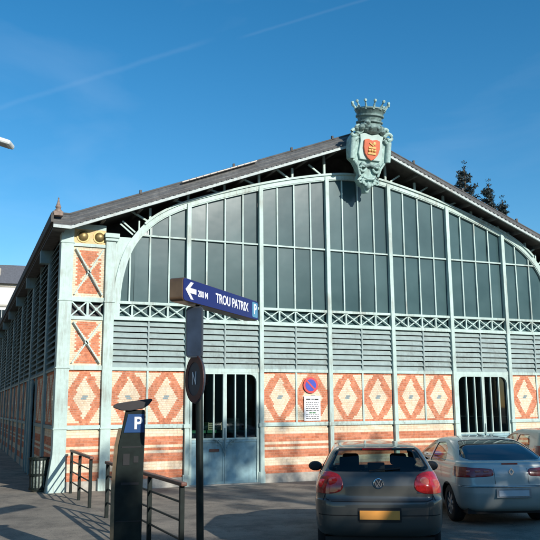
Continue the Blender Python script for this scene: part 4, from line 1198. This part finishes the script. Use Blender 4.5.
rwl = [(-.60, 1.075), (.60, 1.075), (.72, 1.12), (.55, 1.37), (.30, 1.39), (-.30, 1.39), (-.55, 1.37), (-.72, 1.12)]
swl = [[(1.05, 1.02), (1.95, .98), (1.95, 1.32), (1.55, 1.34), (1.2, 1.22)], [(2.03, .98), (3.35, .96), (2.75, 1.24), (2.3, 1.34), (2.03, 1.34)]]
wsl = [(-.66, 1.03), (.66, 1.03), (.50, 1.36), (-.50, 1.36)]
ltl = [([(.30, .83), (.86, .80), (.90, .82), (.90, .97), (.80, .975), (.30, .945)], TAILD)]
lag, lc = build_car('liftback_car', 'silver green liftback with dark tinted sloping rear window parked beside dark grey hatchback', (6.49, -8.96), 18, LK, 4.58, SILVP, rwl, swl, wsl, ltl, ((.88, .32), (3.63, .32)), .96, CGLASS, smoked=SMOKE)
m = ribbon_rear(lc, [(-.88, .662), (.88, .662)], .026, .006); m.build('bumper_strip', BLACKM, lag)
m = ribbon_rear(lc, [(-.29, .70), (-.29, .95)], .006); m.build('tailgate_gap', SEAM, lag)
m = ribbon_rear(lc, [(.29, .70), (.29, .95)], .006); m.build('tailgate_gap', SEAM, lag)
p = lc.rear(0, .55, .014); m = MB(); m.box(-.30, .30, p.y - .002, p.y + .006, .48, .63); m.build('plate_recess', GALV, lag, bevel=.004)
m = MB(); m.box(-.26, .26, p.y - .012, p.y - .003, .505, .60); m.build('number_plate', PLATEW, lag, bevel=.003)
p = lc.rear(0, .90, .008); m = MB()
dm = [(0, .055), (.040, 0), (0, -.055), (-.040, 0)]
for k in range(4):
    a, b = dm[k], dm[(k + 1) % 4]; m.bar((a[0], p.y - .006, .90 + a[1]), (b[0], p.y - .006, .90 + b[1]), .018, .012, up=(0, 1, 0))
m.build('badge', CHROME, lag)
m = MB(); q = lc.rear(0, 1.03, .01); m.box(-.14, .14, q.y - .006, q.y + .01, 1.015, 1.04); m.build('high_brake_light', TAILD, lag)
for s_ in (-1, 1):
    m = MB()
    for cx_ in (.42, .56, .70):
        q = lc.rear(s_ * cx_, .91, .012); m.box(q.x - .05, q.x + .05, q.y - .006, q.y + .02, .885, .925)
    m.build('lamp_lens', TAILP, lag, bevel=.01)
side_gap(lc, lag, [(1.99, .34), (1.99, .97)]); side_gap(lc, lag, [(1.2, .75), (1.25, .95)]); side_gap(lc, lag, [(3.3, .34), (3.32, .95)])
side_gap(lc, lag, [(1.35, .60), (3.2, .60)], .035)

# --- champagne hatchback at the right edge
TK = [(k[0], k[1], k[2] - .1 if k[0] < .9 else k[2], k[3] * .985, *k[4:]) for k in GK]
sw3 = [[(.75, 1.06), (1.62, 1.02), (1.62, 1.34), (1.05, 1.35)], [(1.72, 1.02), (3.0, 1.0), (2.35, 1.32), (1.72, 1.36)]]
thd, tcx = build_car('hatchback_car', 'champagne hatchback cut by the right edge behind the silver liftback', (10.12, -6.72), 19, TK, 4.1, BEIGP, rw, sw3, ws, lt, ((.80, .31), (3.28, .31)), .98, CGLASS)
m = ribbon_rear(tcx, [(-.70, .80), (-.62, .775), (.62, .775), (.70, .80)], .012); m.build('tailgate_gap', SEAM, thd)
p = tcx.rear(0, .61, .012); m = MB(); m.box(-.26, .26, p.y - .008, p.y + .002, .553, .665); m.build('number_plate', PLATEW, thd)
side_gap(tcx, thd, [(1.67, .32), (1.67, 1.0)])

# ------------------------------------------------------------------ trees
def foliage(name, clumps, n, size, m, parent, seed=1, flat=.5):
    rnd = random.Random(seed); v = []; f = []
    tot = sum(c[3] ** 2 for c in clumps)
    for (cx, cy_, cz_, r_) in clumps:
        for _ in range(int(n * r_ ** 2 / tot)):
            while True:
                x, y, z = (rnd.uniform(-1, 1) for _ in range(3))
                d2 = x * x + y * y + z * z
                if d2 < 1: break
            c = Vector((cx + x * r_, cy_ + y * r_, cz_ + z * r_ * flat))
            a = Vector((rnd.gauss(0, 1), rnd.gauss(0, 1), rnd.gauss(0, 1))).normalized(); b = a.cross(Vector((rnd.gauss(0, 1), rnd.gauss(0, 1), rnd.gauss(0, 1)))).normalized()
            s_ = size * rnd.uniform(.6, 1.3); k = len(v)
            v += [tuple(c - a * s_), tuple(c + b * s_ * .45), tuple(c + a * s_), tuple(c - b * s_ * .45)]; f.append((k, k + 1, k + 2, k + 3))
    me = bpy.data.meshes.new(name); me.from_pydata(v, [], f); me.materials.append(m); me.update()
    o = bpy.data.objects.new(name, me); COL.objects.link(o); o.parent = parent; return o

# conifer behind the roof: several tips
def conifer(loc, h, r_, label, seed, lean=0):
    t = empty('conifer_tree', loc); tag(t, label, 'tree', 'dark conifers behind the roof')
    m = MB(); m.tube([(0, 0, 0), (0, 0, h * .5), (lean * .5, 0, h * .8), (lean, 0, h * .985)], .3, 8, r2=.03)
    m.build('trunk', BARK, t, smooth=True)
    rnd = random.Random(seed); cl = []; m = MB(); z = h * .3
    while z < h * .97:
        f_ = (1 - z / h); rr = r_ * f_ ** .8
        for k in range(5):
            a = rnd.uniform(0, 6.28); q = rr * rnd.uniform(.3, 1.15); ox = lean * max(0, (z / h - .5) * 2)
            e = (ox + q * math.cos(a), q * math.sin(a), z - q * .12 + rnd.uniform(-.1, .2) + q * .25)
            m.tube([(ox, 0, z), e], .04, 5, r2=.012)
            for u in (.4, .65, .85, 1.0):
                cl.append((ox + q * u * math.cos(a), q * u * math.sin(a), z + (e[2] - z) * u, .30 * rnd.uniform(.7, 1.3) * (.6 + f_)))
        z += h * .021
    cl.append((lean, 0, h, .18)); cl.append((lean, 0, h - .4, .22))
    m.build('branches', BARK, t)
    foliage('crown', cl, 26000, .085, NEEDLE, t, seed, .75)
conifer((29.2, 21.9, 0), 18.6, 4.4, 'tallest dark conifer tip rising above the right roof slope', 3)
conifer((30.35, 21.2, 0), 17.3, 3.6, 'middle dark conifer tip just right of the tallest above the roof', 5, .25)
conifer((31.0, 20.6, 0), 16.0, 2.8, 'lowest dark conifer tip at the right above the roof slope', 8, .2)

# street trees across the road behind the viewpoint, which shade the foreground
def street_tree(loc, h0, h1, r_, n, label, seed):
    t = empty('street_tree', loc); tag(t, label, 'tree', 'street trees across the road')
    rnd = random.Random(seed); m = MB(); m.tube([(0, 0, 0), (.05, 0, h0 * .6), (0, .1, h0)], .22, 10, r2=.13); cl = []
    for k in range(11):
        a = 2 * math.pi * k / 11 + rnd.uniform(-.3, .3); q = r_ * rnd.uniform(.4, .95); zz = rnd.uniform(h0 + .4, h1 - .7)
        mid = (q * .5 * math.cos(a), q * .5 * math.sin(a), (h0 + zz) / 2 + .4); e = (q * math.cos(a), q * math.sin(a), zz)
        m.tube([(0, .1, h0 - .3), mid, e], .09, 6, r2=.02)
        for j in range(5):
            cl.append((e[0] + rnd.uniform(-.9, .9), e[1] + rnd.uniform(-.9, .9), min(e[2] + rnd.uniform(-.7, .8), h1), rnd.uniform(.22, .55)))
    m.build('trunk', BARK, t, smooth=True)
    foliage('crown', cl, n, .11, LEAF, t, seed, .8)
street_tree((8.0, -24.6, 0), 4.0, 8.0, 2.5, 7000, 'leafy street tree across the road behind the viewpoint, nearest the hatchback', 21)
street_tree((12.6, -24.2, 0), 4.2, 8.6, 2.4, 7500, 'broad leafy street tree across the road opposite the silver liftback', 22)
street_tree((6.0, -29.5, 0), 6.6, 10.4, 2.8, 8500, 'thin tall street tree standing furthest back across the road', 24)
street_tree((8.6, -27.6, 0), 5.4, 9.6, 2.4, 5200, 'leafy street tree between the nearest and the furthest tree across the road', 27)
street_tree((13.2, -30.5, 0), 8.2, 12.6, 3.0, 3600, 'tallest thin leaved street tree across the road', 28)
street_tree((11.6, -27.2, 0), 10.6, 13.9, 2.1, 2600, 'very tall slender street tree across the road opposite the left door', 31)
street_tree((15.6, -27.0, 0), 10.6, 13.7, 2.3, 2600, 'very tall slender street tree across the road opposite the no parking sign', 32)
street_tree((2.6, -23.6, 0), 4.4, 7.2, 1.6, 1800, 'small street tree across the road nearest the viewpoint', 33)
street_tree((18.5, -26.2, 0), 4.4, 9.6, 2.8, 8000, 'leafy street tree across the road opposite the hall right door', 23)

# ------------------------------------------------------------------ far building beyond the left side
fb = empty('apartment_building', (-6.0, 63, 0), R(-8)); tag(fb, 'pale rendered house with dark slate roof far beyond the left side', 'building')
FWALL = mat('pale_render', (.70, .69, .64), .85, var=.06, scale=1); FROOF = mat('dark_slate', (.11, .115, .13), .8, var=.15)
m = MB(); m.box(0, 22, 0, 9, 0, 14.7); m.build('wall', FWALL, fb)
m = MB()
m.add([(-.5, -.5, 14.7), (22.5, -.5, 14.7), (22.5, 9.5, 14.7), (-.5, 9.5, 14.7), (.8, 1.2, 16.9), (21, 1.2, 16.9), (21, 8, 16.9), (.8, 8, 16.9)], [(0, 1, 2, 3), (4, 7, 6, 5), (0, 4, 5, 1), (1, 5, 6, 2), (2, 6, 7, 3), (3, 7, 4, 0)])
rf = m.build('roof', FROOF, fb)
m = MB(); m.box(5.6, 7.05, .2, 1.6, 13.2, 16.4); m.build('chimney', STONE, rf)
m = MB(); m.box(-.05, 22.05, -.12, .0, 12.35, 12.55); m.box(-.05, 22.05, -.10, .0, 14.4, 14.7); m.build('cornice', STONE, fb)
for fl in range(4):
    for k in range(7):
        x = 1.4 + 3.0 * k; z = 1.2 + 3.1 * fl
        if fl == 3: z -= .1
        f = MB(); f.box(x - .55, x + .55, -.04, -.0, z, z + 1.6); wi = f.build('window', DGLASS, fb)
        f = MB(); f.box(x - .62, x - .55, -.07, 0, z - .05, z + 1.65); f.box(x + .55, x + .62, -.07, 0, z - .05, z + 1.65); f.box(x - .62, x + .62, -.07, 0, z + 1.6, z + 1.68); f.box(x - .7, x + .7, -.12, 0, z - .12, z - .05); f.box(x - .025, x + .025, -.06, -.04, z, z + 1.6)
        f.build('window_frame', WHITE, wi)

for (hx, hy, hl, hh, lb) in ((-22.5, -8, 26, 15, 'unseen ochre house added to shade the hall side across the pavement'), (-22.5, 19, 30, 16, 'unseen grey house added further along to shade the hall side')):  # unseen houses added to cut sky light on the side wall
    th = empty('added_house', (hx, hy, 0)); tag(th, lb, 'building', 'unseen houses added to shade the hall side')
    m = MB(); m.box(0, 11, 0, hl, 0, hh); m.build('wall', mat('house_render', (.30, .27, .22), .9), th)
    m = MB(); m.add([(-.4, -.3, hh), (11.4, -.3, hh), (11.4, hl + .3, hh), (-.4, hl + .3, hh), (5.5, 1, hh + 3), (5.5, hl - 1, hh + 3)], [(0, 1, 2, 3), (0, 4, 1), (1, 4, 5, 2), (2, 5, 3), (3, 5, 4, 0)]); m.build('roof', FROOF, th)
    for fl in range(3):
        for k in range(int(hl / 3)):
            m = MB(); m.box(11.0, 11.04, 1 + k * 3, 2.1 + k * 3, 1 + fl * 3.4, 2.8 + fl * 3.4); m.build('window', DGLASS, th)

for k, (hx, hl, hh) in enumerate(((-34, 22, 11), (-11, 17, 13), (7, 24, 11.5), (32, 26, 12.5))):  # unseen houses added to block warm low sky and its reflections
    th = empty('added_house', (hx, -66, 0)); tag(th, ('ochre', 'tall grey', 'cream', 'broad brown')[k] + ' unseen house added behind the viewpoint to block low sky', 'building', 'unseen houses added to block low sky')
    m = MB(); m.box(0, hl, 0, 10, 0, hh); m.build('wall', mat('house_render', ((.34, .27, .18), (.25, .25, .24), (.42, .37, .28), (.24, .19, .15))[k], .9), th)
    m = MB(); m.add([(-.3, -.4, hh), (hl + .3, -.4, hh), (hl + .3, 10.4, hh), (-.3, 10.4, hh), (1, 5, hh + 3), (hl - 1, 5, hh + 3)], [(0, 1, 5, 4), (1, 2, 5), (2, 3, 4, 5), (3, 0, 4)]); m.build('roof', FROOF, th)
    for fl in range(3):
        for q in range(int(hl / 3)):
            m = MB(); m.box(1 + q * 3, 2.1 + q * 3, 10.0, 10.04, 1 + fl * 3.4, 2.8 + fl * 3.4); m.build('window', DGLASS, th)

S.render.engine = 'CYCLES'
S.render.resolution_x = 1024; S.render.resolution_y = 1024
